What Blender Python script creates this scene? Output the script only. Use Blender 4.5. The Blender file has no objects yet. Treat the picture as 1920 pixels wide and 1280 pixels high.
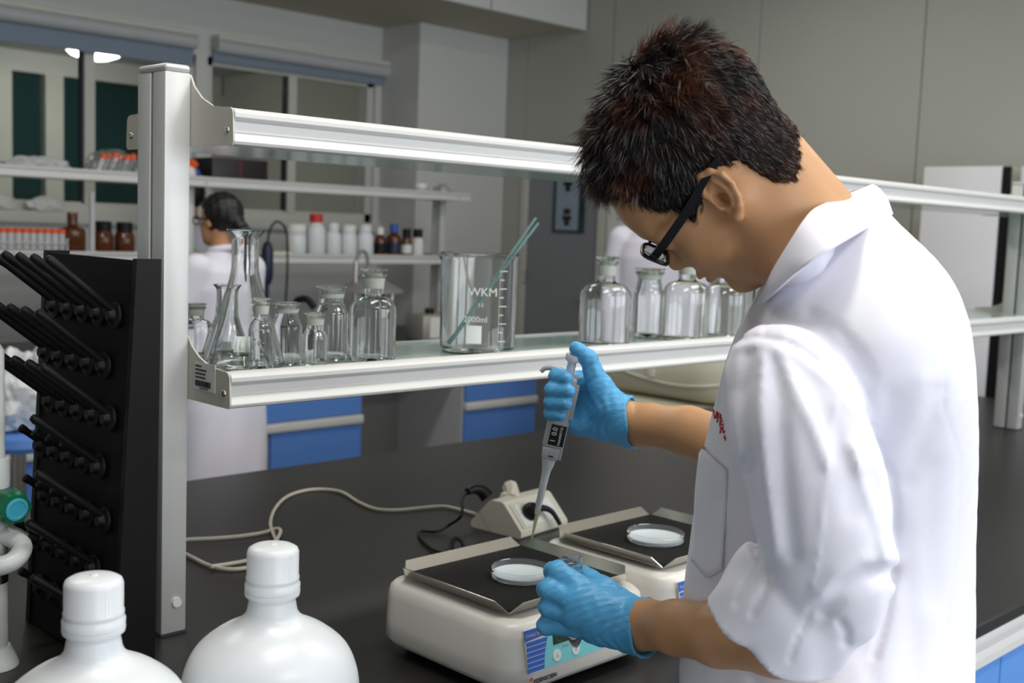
import bpy, bmesh, math, random
import numpy as np
from mathutils import Vector, Matrix
from mathutils.bvhtree import BVHTree
random.seed(7)
PI = math.pi
scene = bpy.context.scene
COL = scene.collection

# ------------------------------------------------------------------ camera (fitted from the vanishing points of the bench and shelf)
FPX = 2175.0
RW = np.array([[0.70887, -0.04337, 0.70401], [-0.70436, -0.09578, 0.70331], [0.03693, -0.99446, -0.09844]])
_u, _s, _v = np.linalg.svd(RW)
RW = _u @ _v
CP = np.array([0.0, 0.0, 1.51])
cam = bpy.data.cameras.new('camera')
cam.sensor_width = 36.0
cam.lens = FPX / 1920 * 36
cam.clip_start = 0.02
cam.dof.use_dof = True
cam.dof.focus_distance = 1.46
cam.dof.aperture_fstop = 6.3
camo = bpy.data.objects.new('camera', cam)
COL.objects.link(camo)
M = Matrix.Identity(4)
for i in range(3):
    M[i][0] = RW[i, 0]
    M[i][1] = -RW[i, 1]
    M[i][2] = -RW[i, 2]
    M[i][3] = CP[i]
camo.matrix_world = M
scene.camera = camo

# ------------------------------------------------------------------ world, lights, exposure
scene.view_settings.view_transform = 'Standard'
scene.view_settings.look = 'None'
scene.view_settings.gamma = 1.0
scene.view_settings.use_curve_mapping = False
scene.view_settings.exposure = 0.12
world = bpy.data.worlds.new('sky')
scene.world = world
world.use_nodes = True
wn = world.node_tree.nodes
wn['Background'].inputs[0].default_value = (0.62, 0.74, 0.95, 1)
wn['Background'].inputs[1].default_value = 1.0


def area(name, loc, direction, sx, sy, power, color=(1, 1, 1)):
    l = bpy.data.lights.new(name, 'AREA')
    l.shape = 'RECTANGLE'
    l.size, l.size_y = sx, sy
    l.energy = power
    l.color = color
    o = bpy.data.objects.new(name, l)
    COL.objects.link(o)
    o.location = loc
    o.rotation_euler = Vector(direction).to_track_quat('-Z', 'Y').to_euler()
    return o


# daylight coming in through the three big windows of the near wall (outside the frame, behind the camera's right)
for wx in (0.2, 2.6, 5.0):
    area('window_daylight', (wx, -2.62, 1.9), (0.0, 1, -0.18), 1.9, 1.7, 38, (0.93, 0.96, 1.0))
# ceiling fluorescent panels (fittings are modelled below at the same places)
LAMPS = [(0.6, -0.9), (0.9, 0.9), (2.6, -0.9), (2.7, 0.9), (4.5, 0.9), (0.9, 3.4), (2.7, 3.4), (4.5, 3.4)]
for k, (lx, ly) in enumerate(LAMPS):
    area('panel_light', (lx, ly, 3.2), (0, 0, -1), 1.15, 0.28, (20, 20, 20, 20, 9, 15, 15, 10)[k], (1.0, 0.97, 0.92))


# ------------------------------------------------------------------ helpers
def at_z(px, py, z):
    r = RW @ np.array([(px - 960) / FPX, (py - 640) / FPX, 1.0])
    return CP + r * ((z - CP[2]) / r[2])


def at_d(px, py, d):
    return CP + RW @ np.array([(px - 960) / FPX, (py - 640) / FPX, 1.0]) * d


def lin(c):
    out = []
    for v in c[:3]:
        v = v / 255.0
        out.append(v / 12.92 if v <= 0.04045 else ((v + 0.055) / 1.055) ** 2.4)
    return (*out, 1.0)


def mat(name, c, rough=0.5, metal=0.0, trans=0.0, ior=1.45, var=0.0, vscale=20, bump=0.0, bscale=60, spec=0.5, emit=None, estr=1.0,
        alpha=1.0, sss=0.0, coat=0.0, aniso=None):
    m = bpy.data.materials.new(name)
    m.use_nodes = True
    nt = m.node_tree
    b = nt.nodes['Principled BSDF']
    b.inputs['Base Color'].default_value = lin(c)
    b.inputs['Roughness'].default_value = rough
    b.inputs['Metallic'].default_value = metal
    b.inputs['Transmission Weight'].default_value = trans
    b.inputs['IOR'].default_value = ior
    b.inputs['Specular IOR Level'].default_value = spec
    b.inputs['Alpha'].default_value = alpha
    b.inputs['Coat Weight'].default_value = coat
    if sss:
        b.inputs['Subsurface Weight'].default_value = sss
        b.inputs['Subsurface Radius'].default_value = (1.0, 0.45, 0.25)
        b.inputs['Subsurface Scale'].default_value = 0.006
    if emit:
        b.inputs['Emission Color'].default_value = lin(emit)
        b.inputs['Emission Strength'].default_value = estr
    tc = nt.nodes.new('ShaderNodeTexCoord')
    mp = nt.nodes.new('ShaderNodeMapping')
    nt.links.new(tc.outputs['Object'], mp.inputs[0])
    if aniso:
        mp.inputs['Scale'].default_value = aniso
    if var > 0:
        n = nt.nodes.new('ShaderNodeTexNoise')
        n.inputs['Scale'].default_value = vscale
        n.inputs['Detail'].default_value = 4
        nt.links.new(mp.outputs[0], n.inputs['Vector'])
        r = nt.nodes.new('ShaderNodeMapRange')
        r.inputs['To Min'].default_value = 1 - var
        r.inputs['To Max'].default_value = 1 + var
        nt.links.new(n.outputs['Fac'], r.inputs['Value'])
        mx = nt.nodes.new('ShaderNodeMix')
        mx.data_type = 'RGBA'
        mx.blend_type = 'MULTIPLY'
        mx.inputs['Factor'].default_value = 1
        mx.inputs['A'].default_value = lin(c)
        nt.links.new(r.outputs[0], mx.inputs['B'])
        nt.links.new(mx.outputs['Result'], b.inputs['Base Color'])
    if bump > 0:
        n2 = nt.nodes.new('ShaderNodeTexNoise')
        n2.inputs['Scale'].default_value = bscale
        n2.inputs['Detail'].default_value = 3
        nt.links.new(mp.outputs[0], n2.inputs['Vector'])
        bp = nt.nodes.new('ShaderNodeBump')
        bp.inputs['Strength'].default_value = bump
        bp.inputs['Distance'].default_value = 0.002
        nt.links.new(n2.outputs['Fac'], bp.inputs['Height'])
        nt.links.new(bp.outputs[0], b.inputs['Normal'])
    return m


MT = dict(
    wall=mat('wall_paint', (210, 211, 208), 0.7, var=0.02, vscale=2),
    wallpanel=mat('wall_panel', (180, 181, 172), 0.6, var=0.02, vscale=2),
    ceil=mat('ceiling_paint', (190, 184, 168), 0.8),
    floor=mat('floor_vinyl', (120, 122, 122), 0.45, var=0.06, vscale=6),
    trim=mat('trim_white', (205, 205, 196), 0.5),
    door=mat('door_grey', (140, 143, 148), 0.5),
    blind=mat('blind_fabric', (132, 146, 162), 0.8),
    teal=mat('dark_glass', (38, 66, 66), 0.1, var=0.08, vscale=1.5),
    pane=mat('window_glass', (245, 250, 250), 0.0, trans=1.0, ior=1.05),
    worktop=mat('black_worktop', (33, 32, 31), 0.33, spec=0.5, bump=0.05, bscale=400),
    blue=mat('blue_laminate', (88, 134, 208), 0.4),
    bluepale=mat('pale_blue_laminate', (92, 150, 222), 0.4),
    alu=mat('anodised_aluminium', (206, 207, 204), 0.38, metal=0.25, var=0.015, vscale=3, aniso=(1, 1, 200)),
    alurail=mat('rail_aluminium', (212, 212, 210), 0.5, metal=0.1),
    plate=mat('painted_plate', (196, 194, 183), 0.42),
    dark=mat('dark_gap', (58, 60, 66), 0.6),
    steel=mat('stainless_steel', (205, 200, 192), 0.22, metal=1.0),
    glass=mat('clear_glass', (252, 254, 253), 0.0, trans=1.0, ior=1.47),
    frost=mat('ground_glass', (226, 230, 220), 0.5, trans=0.45, ior=1.3),
    shelf=mat('pale_green_glass', (204, 228, 219), 0.14, trans=0.4, ior=1.45),
    mark=mat('white_print', (235, 238, 235), 0.6),
    amber=mat('amber_glass', (86, 42, 14), 0.08, spec=0.6),
    black=mat('black_plastic', (18, 18, 19), 0.45, spec=0.3),
    blackmatt=mat('black_rubber', (18, 17, 17), 0.65, spec=0.25, bump=0.1, bscale=300),
    hdpe=mat('white_hdpe', (218, 222, 225), 0.3, sss=0.0, var=0.01, vscale=5),
    abs=mat('white_abs', (226, 223, 216), 0.3),
    offwhite=mat('offwhite_plastic', (212, 208, 192), 0.4),
    cream=mat('cream_plastic', (206, 200, 178), 0.45),
    cable=mat('cream_cable', (212, 204, 186), 0.5),
    green=mat('green_plastic', (22, 108, 72), 0.3),
    cyan=mat('cyan_disc', (70, 172, 196), 0.35),
    pole=mat('white_lacquer', (206, 210, 208), 0.3),
    orange=mat('orange_plastic', (226, 92, 40), 0.45),
    red=mat('red_plastic', (196, 48, 36), 0.45),
    yellow=mat('yellow_paper', (206, 190, 80), 0.6),
    bluecap=mat('blue_cap', (42, 84, 170), 0.45),
    label=mat('paper_label', (226, 226, 222), 0.6),
    clearplast=mat('clear_plastic', (244, 247, 248), 0.03, trans=0.96, ior=1.42),
    film=mat('crumpled_film', (226, 228, 230), 0.25, trans=0.35, ior=1.15, var=0.08, vscale=30),
    gel=mat('milky_gel', (206, 216, 220), 0.25),
    shakerblue=mat('label_blue', (42, 98, 196), 0.4),
    shakeraqua=mat('label_aqua', (120, 206, 214), 0.4),
    lcd=mat('display_green', (14, 52, 36), 0.25),
    lcdseg=mat('display_segment', (34, 96, 62), 0.3),
    ink=mat('black_ink', (24, 24, 26), 0.5),
    grey=mat('grey_plastic', (128, 130, 128), 0.5),
    lgrey=mat('light_grey_plastic', (188, 190, 192), 0.42),
    navy=mat('navy_plastic', (28, 36, 64), 0.4),
    lamp=mat('lamp_diffuser', (255, 252, 240), 0.5, emit=(255, 251, 240), estr=14.0),
    lampfar=mat('lamp_far', (255, 252, 240), 0.5, emit=(255, 252, 240), estr=20.0),
    skin=mat('skin', (194, 147, 106), 0.45, sss=0.15, var=0.05, vscale=25, bump=0.06, bscale=500),
    skinbg=mat('skin_far', (190, 140, 105), 0.5),
    hair=mat('dark_hair', (20, 13, 10), 0.7, var=0.3, vscale=60, spec=0.2),
    hairbg=mat('black_hair', (14, 13, 15), 0.45),
    coat=mat('white_cotton', (234, 234, 244), 0.85, bump=0.12, bscale=900),
    coatbg=mat('white_cotton_far', (226, 224, 236), 0.85),
    glove=mat('blue_nitrile', (86, 170, 222), 0.42, var=0.04, vscale=40, bump=0.35, bscale=90, aniso=(1, 1, 3)),
    frame=mat('black_acetate', (14, 15, 22), 0.3),
    trouser=mat('dark_trousers', (44, 48, 62), 0.8),
    redthread=mat('red_thread', (176, 20, 52), 0.6),
)


class MB:
    """collects shapes, then links them as one mesh object"""

    def __init__(self):
        self.v, self.f = [], []

    def add(self, vs, fs):
        o = len(self.v)
        self.v += [tuple(map(float, q)) for q in vs]
        self.f += [tuple(i + o for i in q) for q in fs]
        return self

    def box(self, x0, x1, y0, y1, z0, z1, bev=0.0, seg=2):
        if bev > 0:
            bm = bmesh.new()
            bmesh.ops.create_cube(bm, size=1)
            for v in bm.verts:
                v.co = Vector(((x0 + x1) / 2 + v.co.x * (x1 - x0), (y0 + y1) / 2 + v.co.y * (y1 - y0), (z0 + z1) / 2 + v.co.z * (z1 - z0)))
            bmesh.ops.bevel(bm, geom=bm.edges[:], offset=bev, segments=seg, affect='EDGES', profile=0.5)
            bm.verts.index_update()
            self.add([v.co for v in bm.verts], [[v.index for v in f.verts] for f in bm.faces])
            bm.free()
            return self
        vs = [(x, y, z) for x in (x0, x1) for y in (y0, y1) for z in (z0, z1)]
        return self.add(vs, [(0, 1, 3, 2), (4, 6, 7, 5), (0, 4, 5, 1), (2, 3, 7, 6), (0, 2, 6, 4), (1, 5, 7, 3)])

    def prism(self, pts, axis, a0, a1):
        """polygon pts in the two other axes, extruded along axis"""
        n = len(pts)
        vs = []
        for a in (a0, a1):
            for p, q in pts:
                vs.append({'x': (a, p, q), 'y': (p, a, q), 'z': (p, q, a)}[axis])
        fs = [tuple(range(n))[::-1], tuple(range(n, 2 * n))]
        fs += [(i, (i + 1) % n, n + (i + 1) % n, n + i) for i in range(n)]
        return self.add(vs, fs)

    def lathe(self, prof, seg=40, c=(0, 0, 0), axis=None):
        """profile of (r, z); axis: 3x3 matrix columns or None for z up"""
        n = len(prof)
        vs, fs = [], []
        for k in range(seg):
            a = 2 * PI * k / seg
            for r, z in prof:
                p = Vector((max(r, 1e-5) * math.cos(a), max(r, 1e-5) * math.sin(a), z))
                if axis is not None:
                    p = axis @ p
                vs.append((p.x + c[0], p.y + c[1], p.z + c[2]))
        for k in range(seg):
            k2 = (k + 1) % seg
            for i in range(n - 1):
                fs.append((k * n + i, k2 * n + i, k2 * n + i + 1, k * n + i + 1))
        return self.add(vs, fs)

    def cone(self, a, b, ra, rb=None, seg=20, caps=True):
        rb = ra if rb is None else rb
        a, b = Vector(a), Vector(b)
        q = (b - a).to_track_quat('Z', 'Y').to_matrix()
        L = (b - a).length
        prof = ([(0, 0)] if caps else []) + [(ra, 0), (rb, L)] + ([(0, L)] if caps else [])
        return self.lathe(prof, seg, a, q)

    def tube(self, pts, r, seg=10, smooth=4, closed=False):
        P = [Vector(p) for p in pts]
        if smooth and len(P) > 2:
            Q = []
            n = len(P)
            rng = range(n if closed else n - 1)
            for i in rng:
                p0, p1, p2, p3 = (P[(i - 1) % n] if (i > 0 or closed) else P[0]), P[i], P[(i + 1) % n], (P[(i + 2) % n] if (i + 2 < n or closed) else P[-1])
                for t in range(smooth):
                    t = t / smooth
                    Q.append(0.5 * ((2 * p1) + (p2 - p0) * t + (2 * p0 - 5 * p1 + 4 * p2 - p3) * t * t + (3 * p1 - p0 - 3 * p2 + p3) * t ** 3))
            if not closed:
                Q.append(P[-1])
            P = Q
        n = len(P)
        rr = r if callable(r) else (lambda t: r)
        vs, fs = [], []
        up = Vector((0.13, 0.21, 0.97))
        for i, p in enumerate(P):
            t = (P[(i + 1) % n] if (closed or i < n - 1) else P[i]) - (P[(i - 1) % n] if (closed or i > 0) else P[i])
            t.normalize()
            s = t.cross(up)
            if s.length < 0.05:
                s = t.cross(Vector((1, 0, 0)))
            s.normalize()
            u = s.cross(t)
            R = rr(i / max(1, n - 1))
            for k in range(seg):
                a = 2 * PI * k / seg
                vs.append(p + s * (R * math.cos(a)) + u * (R * math.sin(a)))
        m = n if closed else n - 1
        for i in range(m):
            j = (i + 1) % n
            for k in range(seg):
                k2 = (k + 1) % seg
                fs.append((i * seg + k, i * seg + k2, j * seg + k2, j * seg + k))
        if not closed:
            fs.append(tuple(range(seg))[::-1])
            fs.append(tuple((n - 1) * seg + k for k in range(seg)))
        return self.add(vs, fs)

    def build(self, name, m, parent=None, smooth=None, world=True):
        """world=True: the vertices are world coordinates and are shifted to the parent's base"""
        me = bpy.data.meshes.new(name)
        v = np.array(self.v, dtype=float)
        if parent is not None and world:
            off = Vector((0, 0, 0))
            q = parent
            while q is not None:
                off += q.location
                q = q.parent
            v = v - np.array(off)
        me.from_pydata(v.tolist(), [], self.f)
        return link(name, me, m, parent, smooth)


def link(name, me, m, parent=None, smooth=None):
    me.materials.append(m)
    o = bpy.data.objects.new(name, me)
    COL.objects.link(o)
    if parent is not None:
        o.parent = parent
    bm = bmesh.new()
    bm.from_mesh(me)
    bmesh.ops.recalc_face_normals(bm, faces=bm.faces)
    if smooth is not None:
        for f in bm.faces:
            f.smooth = True
        for e in bm.edges:
            if len(e.link_faces) == 2 and e.calc_face_angle(0) > math.radians(smooth):
                e.smooth = False
    bm.to_mesh(me)
    bm.free()
    return o


def tag(o, label=None, cat=None, group=None, kind=None):
    for k, v in (('label', label), ('category', cat), ('group', group), ('kind', kind)):
        if v:
            o[k] = v
    return o


def thing(name, label, cat, loc=(0, 0, 0), group=None):
    o = bpy.data.objects.new(name, None)
    o.empty_display_size = 0.05
    COL.objects.link(o)
    o.location = [float(q) for q in loc]
    return tag(o, label, cat, group)


def struct(o):
    o['kind'] = 'structure'
    return o


def text(body, size, m, origin, xdir, ydir, parent, name='lettering', depth=0.0004, align='LEFT'):
    cu = bpy.data.curves.new('t', 'FONT')
    cu.body = body
    cu.size = size
    cu.extrude = depth
    cu.align_x = align
    cu.resolution_u = 3
    t = bpy.data.objects.new('t', cu)
    COL.objects.link(t)
    bpy.context.view_layer.update()
    me = bpy.data.meshes.new_from_object(t.evaluated_get(bpy.context.evaluated_depsgraph_get()))
    bpy.data.objects.remove(t)
    bpy.data.curves.remove(cu)
    X = Vector(xdir).normalized()
    Z = X.cross(Vector(ydir)).normalized()
    Y = Z.cross(X)
    mm = Matrix((X, Y, Z)).transposed().to_4x4()
    mm.translation = Vector([float(q) for q in origin])
    off = Vector((0, 0, 0))
    q = parent
    while q is not None:
        off += q.location
        q = q.parent
    me.transform(Matrix.Translation(-off) @ mm)
    me.name = name
    me.materials.clear()
    me.materials.append(m)
    o = bpy.data.objects.new(name, me)
    COL.objects.link(o)
    o.parent = parent
    return o


def copy_tree(o, parent=None):
    c = o.copy()
    COL.objects.link(c)
    if parent is not None:
        c.parent = parent
    for ch in list(o.children):
        copy_tree(ch, c)
    return c

# ------------------------------------------------------------------ the setting
XE, YW = 6.07, 6.62                    # end wall and window wall
struct(MB().box(-2.5, XE + 0.2, -2.7, 10.6, -0.1, 0).build('floor', MT['floor']))
struct(MB().box(-2.5, XE + 0.2, -2.8, 10.6, 3.3, 3.4).build('ceiling', MT['ceil']))
struct(MB().box(-2.7, -2.5, -2.8, 10.6, 0, 3.3).build('wall_left', MT['wall']))
# near wall with three window openings, behind the camera
nw = MB()
nw.box(-2.5, XE, -2.8, -2.7, 0, 1.0).box(-2.5, XE, -2.8, -2.7, 2.8, 3.3)
edges = [-2.5, -0.8, 1.2, 1.6, 3.6, 4.0, 6.0, XE]
for i in range(0, 8, 2):
    nw.box(edges[i], edges[i + 1], -2.8, -2.7, 1.0, 2.8)
struct(nw.build('wall_near', MT['wall']))
for n_, (a, b) in enumerate(((-0.8, 1.2), (1.6, 3.6), (4.0, 6.0))):
    f = MB()
    for x in (a + 0.03, (a + b) / 2, b - 0.03):
        f.box(x - 0.03, x + 0.03, -2.78, -2.71, 1.0, 2.8)
    f.box(a, b, -2.78, -2.71, 1.0, 1.06).box(a, b, -2.78, -2.71, 2.74, 2.8)
    struct(f.build('window_%d' % (n_ + 3), MT['trim']))
# end wall of tall metal panels with a doorway opening
ew = struct(MB().box(XE + 0.03, XE + 0.2, -2.8, 10.6, 0, 3.3).build('wall_back', MT['wallpanel']))
ys = [6.62, 6.01]
px = MB().box(XE, XE + 0.03, 6.01, YW + 0.1, 0, 3.3)
px.build('wall_panel', MT['wallpanel'], ew)
MB().box(XE, XE + 0.03, 5.21, 6.005, 2.10, 3.3).build('wall_panel', MT['wallpanel'], ew)
yb = 5.205
for w in (1.155, 1.05, 1.05, 1.05, 1.05, 1.05, 1.45):
    MB().box(XE, XE + 0.03, yb - w + 0.004, yb - 0.002, 0, 3.3, 0.003, 1).build('wall_panel', MT['wallpanel'], ew)
    yb -= w
# window wall: pier between openings, sill wall, header
ww = MB()
ww.box(-2.5, XE, YW, YW + 0.2, 0, 1.5).box(-2.5, XE, YW, YW + 0.2, 2.5, 3.3)
ww.box(-2.5, -0.9, YW, YW + 0.2, 1.5, 2.5).box(0.9, 1.1, YW, YW + 0.2, 1.5, 2.5).box(3.76, 3.84, YW, YW + 0.2, 1.5, 2.5).box(5.17, XE, YW, YW + 0.2, 1.5, 2.5)
ww = struct(ww.build('wall_window', MT['wall']))
MB().box(-2.5, 5.22, YW - 0.05, YW, 1.43, 1.5, 0.006).build('window_sill', MT['trim'], ww)


def window(n, x0, x1, mull, z0=1.5, z1=2.5):
    w = struct(MB().box(x0, x1, YW + 0.03, YW + 0.09, z0, z0 + 0.06).box(x0, x1, YW + 0.03, YW + 0.09, z1 - 0.05, z1)
               .box(x0, x0 + 0.05, YW + 0.03, YW + 0.09, z0, z1).box(x1 - 0.05, x1, YW + 0.03, YW + 0.09, z0, z1).build('window_%d' % n, MT['trim']))
    xs = [x0 + 0.05] + list(mull) + [x1 - 0.05]
    for m_ in mull:
        MB().box(m_ - 0.032, m_ + 0.032, YW + 0.02, YW + 0.1, z0 + 0.05, z1 - 0.05).build('mullion', MT['trim'], w)
        MB().box(m_ - 0.045, m_ - 0.032, YW + 0.03, YW + 0.08, z0 + 0.05, z1 - 0.05).build('gasket', MT['dark'], w)
    for a, b in zip(xs[:-1], xs[1:]):
        MB().box(a, b, YW + 0.055, YW + 0.061, z0 + 0.05, z1 - 0.04).build('pane', MT['pane'], w)
    return w


window(1, 1.1, 3.76, [2.2, 3.085])
window(2, 3.84, 5.17, [4.49])
_r = RW @ np.array([(607 - 960) / FPX, (297.5 - 640) / FPX, 1.0])
_q = CP + _r * ((YW + 0.05 - CP[1]) / _r[1])
MB().box(_q[0] - 0.045, _q[0] + 0.045, YW + 0.049, YW + 0.054, _q[2] - 0.013, _q[2] + 0.013).build('red_sticker', mat('red_sticker', (176, 50, 44), 0.5), bpy.data.objects['window_2'])
# roller blind cassettes above the windows
for k, (a, b, lab) in enumerate(((1.0, 3.72, 'long roller blind with blue grey fabric above the left window'), (3.86, 5.24, 'short pale roller blind above the right window'))):
    t = thing('roller_blind', lab, 'blind', ((a + b) / 2, YW - 0.08, 2.5), 'roller blinds over the windows')
    MB().lathe([(0, 0), (0.045, 0), (0.045, b - a), (0, b - a)], 16, (a, YW - 0.06, 2.565), Matrix(((0, 0, 1), (0, 1, 0), (-1, 0, 0)))).build('roller', MT['lgrey'], t, 40)
    MB().box(a, b, YW - 0.035, YW - 0.025, 2.42 if k == 0 else 2.47, 2.56).build('blind_fabric', MT['blind'], t)
    MB().box(a, b, YW - 0.1, YW - 0.002, 2.6, 2.63, 0.005).build('cassette', MT['trim'], t)
# boxed-in column and bulkhead
struct(MB().box(5.22, XE - 0.005, 6.21, YW, 0, 2.87).build('trim_1', MT['wall']))
bk = struct(MB().box(-2.5, XE - 0.002, 5.47, YW - 0.002, 2.87, 2.90).build('trim_2', MT['ceil']))
for a, b in ((-2.5, 1.2), (1.2, 3.1), (3.1, 4.37), (4.37, 5.15), (5.15, 6.06)):
    MB().box(a + 0.006, b - 0.006, 5.44, 5.47, 2.865, 3.298).build('wall_panel', MT['wall'], bk)
# corridor seen through the windows: opposite wall with dark panes, round ceiling lamp
cw = MB().box(-2.5, XE, 10.2, 10.4, 0, 1.35).box(-2.5, XE, 10.2, 10.4, 2.68, 3.3)
cw = struct(cw.build('wall_corridor', MT['wall']))
xb = [-0.6, 0.7, 1.6, 2.55, 3.5, 4.0, 4.45, 5.4, 6.07]
for a, b in zip(xb[:-1], xb[1:]):
    MB().box(a + 0.03, b - 0.10, 10.28, 10.3, 1.35, 2.68).build('pane', MT['teal'], cw)
    MB().box(b - 0.12, b + 0.04, 10.18, 10.32, 1.35, 2.68).build('mullion', MT['trim'], cw)
struct(MB().box(-2.5, XE, YW + 0.2, 10.2, 2.86, 2.92).build('trim_3', MT['wall']))
t = thing('ceiling_lamp', 'round glowing ceiling lamp seen through the left window', 'lamp', (4.22, 9.0, 2.86))
t.location = (4.22, 9.0, 2.86)
MB().lathe([(0, -0.165), (0.10, -0.155), (0.18, -0.125), (0.225, -0.08), (0.235, -0.03), (0.23, -0.004)], 36, (4.22, 9.0, 2.86)).build('diffuser', MT['lampfar'], t, 60)
MB().lathe([(0, -0.02), (0.245, -0.02), (0.245, -0.001), (0, -0.001)], 36, (4.22, 9.0, 2.86)).build('lamp_base', MT['trim'], t, 40)
# grey door in the end wall, standing slightly back, with its window and sign plate
d = struct(MB().box(XE + 0.005, XE + 0.028, 5.26, 5.955, 0.005, 2.05, 0.004).build('door_1', MT['door']))
MB().box(XE - 0.02, XE + 0.03, 5.955, 6.005, 0, 2.1).build('door_frame', MT['trim'], d)
MB().box(XE - 0.02, XE + 0.03, 5.205, 5.26, 0, 2.1).build('door_frame', MT['trim'], d)
MB().box(XE - 0.02, XE + 0.03, 5.26, 5.955, 2.05, 2.1).build('door_frame', MT['dark'], d)
vw = MB().box(XE - 0.004, XE + 0.006, 5.40, 5.70, 1.48, 2.0).build('door_window', MT['teal'], d)
MB().box(XE - 0.008, XE - 0.004, 5.455, 5.665, 1.50, 1.97).build('sign_panel', mat('sign_grey_blue', (150, 164, 182), 0.5), vw)
for z in (1.60, 1.84):
    MB().box(XE - 0.010, XE - 0.008, 5.515, 5.60, z - 0.03, z + 0.0).box(XE - 0.010, XE - 0.008, 5.535, 5.58, z - 0.07, z - 0.03).box(XE - 0.010, XE - 0.008, 5.525, 5.59, z + 0.01, z + 0.05).build('sign_mark', MT['ink'], vw)
for z in (0.2, 1.1, 1.9):
    MB().cone((XE - 0.012, 5.957, z), (XE - 0.012, 5.957, z + 0.11), 0.012).build('hinge', MT['steel'], d, 40)
MB().box(XE - 0.045, XE - 0.03, 5.30, 5.41, 1.02, 1.04).box(XE - 0.03, XE + 0.005, 5.30, 5.32, 1.02, 1.04).build('door_handle', MT['steel'], d)
# notice on the end wall beside the door
t = thing('wall_notice', 'white notice sheet with faded green emblem on the wall beside the grey door', 'notice', (XE - 0.005, 5.02, 1.3))
MB().box(XE - 0.012, XE - 0.001, 4.72, 5.18, 1.1, 1.95).build('sheet', MT['label'], t)
em = MB()
for k in range(5):
    em.box(XE - 0.014, XE - 0.012, 5.03, 5.10 + 0.01 * (k % 2), 1.58 + 0.035 * k, 1.60 + 0.035 * k)
em.build('emblem', mat('faded_green', (168, 190, 184), 0.6), t)
# baseboards
struct(MB().box(XE - 0.012, XE, -2.7, 5.2, 0, 0.1).build('baseboard_back', MT['dark']))
# fluorescent fittings over the room (out of frame)
for k, (lx, ly) in enumerate(LAMPS):
    t = thing('ceiling_light', 'long fluorescent ceiling fitting ' + ['above the white carboys', 'above the front shaker', 'behind the camera on the right', 'above the standing man', 'above the far end of the near bench', 'above the woman in white', 'above the beige centrifuge', 'in front of the grey door'][k], 'light', (lx, ly, 3.22), 'ceiling light fittings')
    MB().box(lx - 0.62, lx + 0.62, ly - 0.16, ly + 0.16, 3.24, 3.298).build('fitting', MT['trim'], t)

# ------------------------------------------------------------------ white cabinets by the end wall
for k, (a, b, lab) in enumerate(((2.245, 2.63, 'tall white cabinet at the end wall, farther one with dark gap at its right edge'), (1.55, 2.165, 'tall white cabinet at the right edge beyond the shelf post'))):
    t = thing('tall_cabinet', lab, 'cabinet', (5.7, (a + b) / 2, 0), 'white cabinets along the end wall')
    MB().box(5.44, 6.03, a, b, 0.0, 1.875, 0.006).build('body', MT['trim'], t, 40)
    MB().box(5.405, 5.44, a + 0.004, b - 0.004, 0.09, 1.872, 0.006).build('cabinet_door', mat('fridge_white', (228, 228, 232), 0.4), t, 40)
    MB().box(5.41, 5.44, a - 0.03, a - 0.001, 0.0, 1.87).build('gap_shade', MT['black'], t)  # black strip standing in for the shade in the gap beside the cabinet

# ------------------------------------------------------------------ near bench
NY0, NY1, BX0, BX1 = 0.80, 2.575, -0.35, 5.0
t = thing('worktop', 'long black laboratory worktop carrying the tall glass shelf and the shakers', 'worktop', (2.3, 1.69, 0.825))
MB().box(BX0, BX1, NY0, NY1, 0.825, 0.85, 0.004).build('top', MT['worktop'], t)
MB().box(BX0, BX1, NY0 - 0.004, NY0 + 0.012, 0.845, 0.8535, 0.003).build('raised_lip', MT['worktop'], t)
for k, (a, b) in enumerate(((-0.33, 1.60), (1.602, 2.78), (2.782, 4.98))):
    t = thing('base_cabinet', ['blue bench cabinet under the worktop below the white carboys', 'blue bench cabinet showing at the lower right corner behind the man', 'blue bench cabinet under the far right end of the worktop'][k],
              'cabinet', ((a + b) / 2, 1.69, 0), 'blue cabinets of the near bench')
    MB().box(a, b, 0.86, 2.52, 0.08, 0.824).build('body', MT['lgrey'], t)
    MB().box(a + 0.02, b - 0.02, 0.9, 2.48, 0.0, 0.08).build('plinth', MT['dark'], t)
    # aluminium pull rail below the worktop edge
    prof = [(0.83, 0.824), (0.806, 0.824), (0.803, 0.812), (0.806, 0.802), (0.822, 0.797), (0.824, 0.782), (0.812, 0.772), (0.812, 0.757), (0.832, 0.752), (0.86, 0.752), (0.86, 0.824)]
    MB().prism(prof, 'x', a, b).build('pull_rail', MT['alurail'], t, 50)
    nd = 2 if k == 1 else 3
    for j in range(nd):
        u0, u1 = a + (b - a) * j / nd + 0.003, a + (b - a) * (j + 1) / nd - 0.003
        MB().box(u0, u1, 0.84, 0.86, 0.60, 0.75, 0.002, 1).build('drawer_front', MT['bluepale'], t)
        MB().box(u0, u1, 0.84, 0.86, 0.09, 0.59, 0.002, 1).build('cabinet_door', MT['bluepale'], t)

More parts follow.
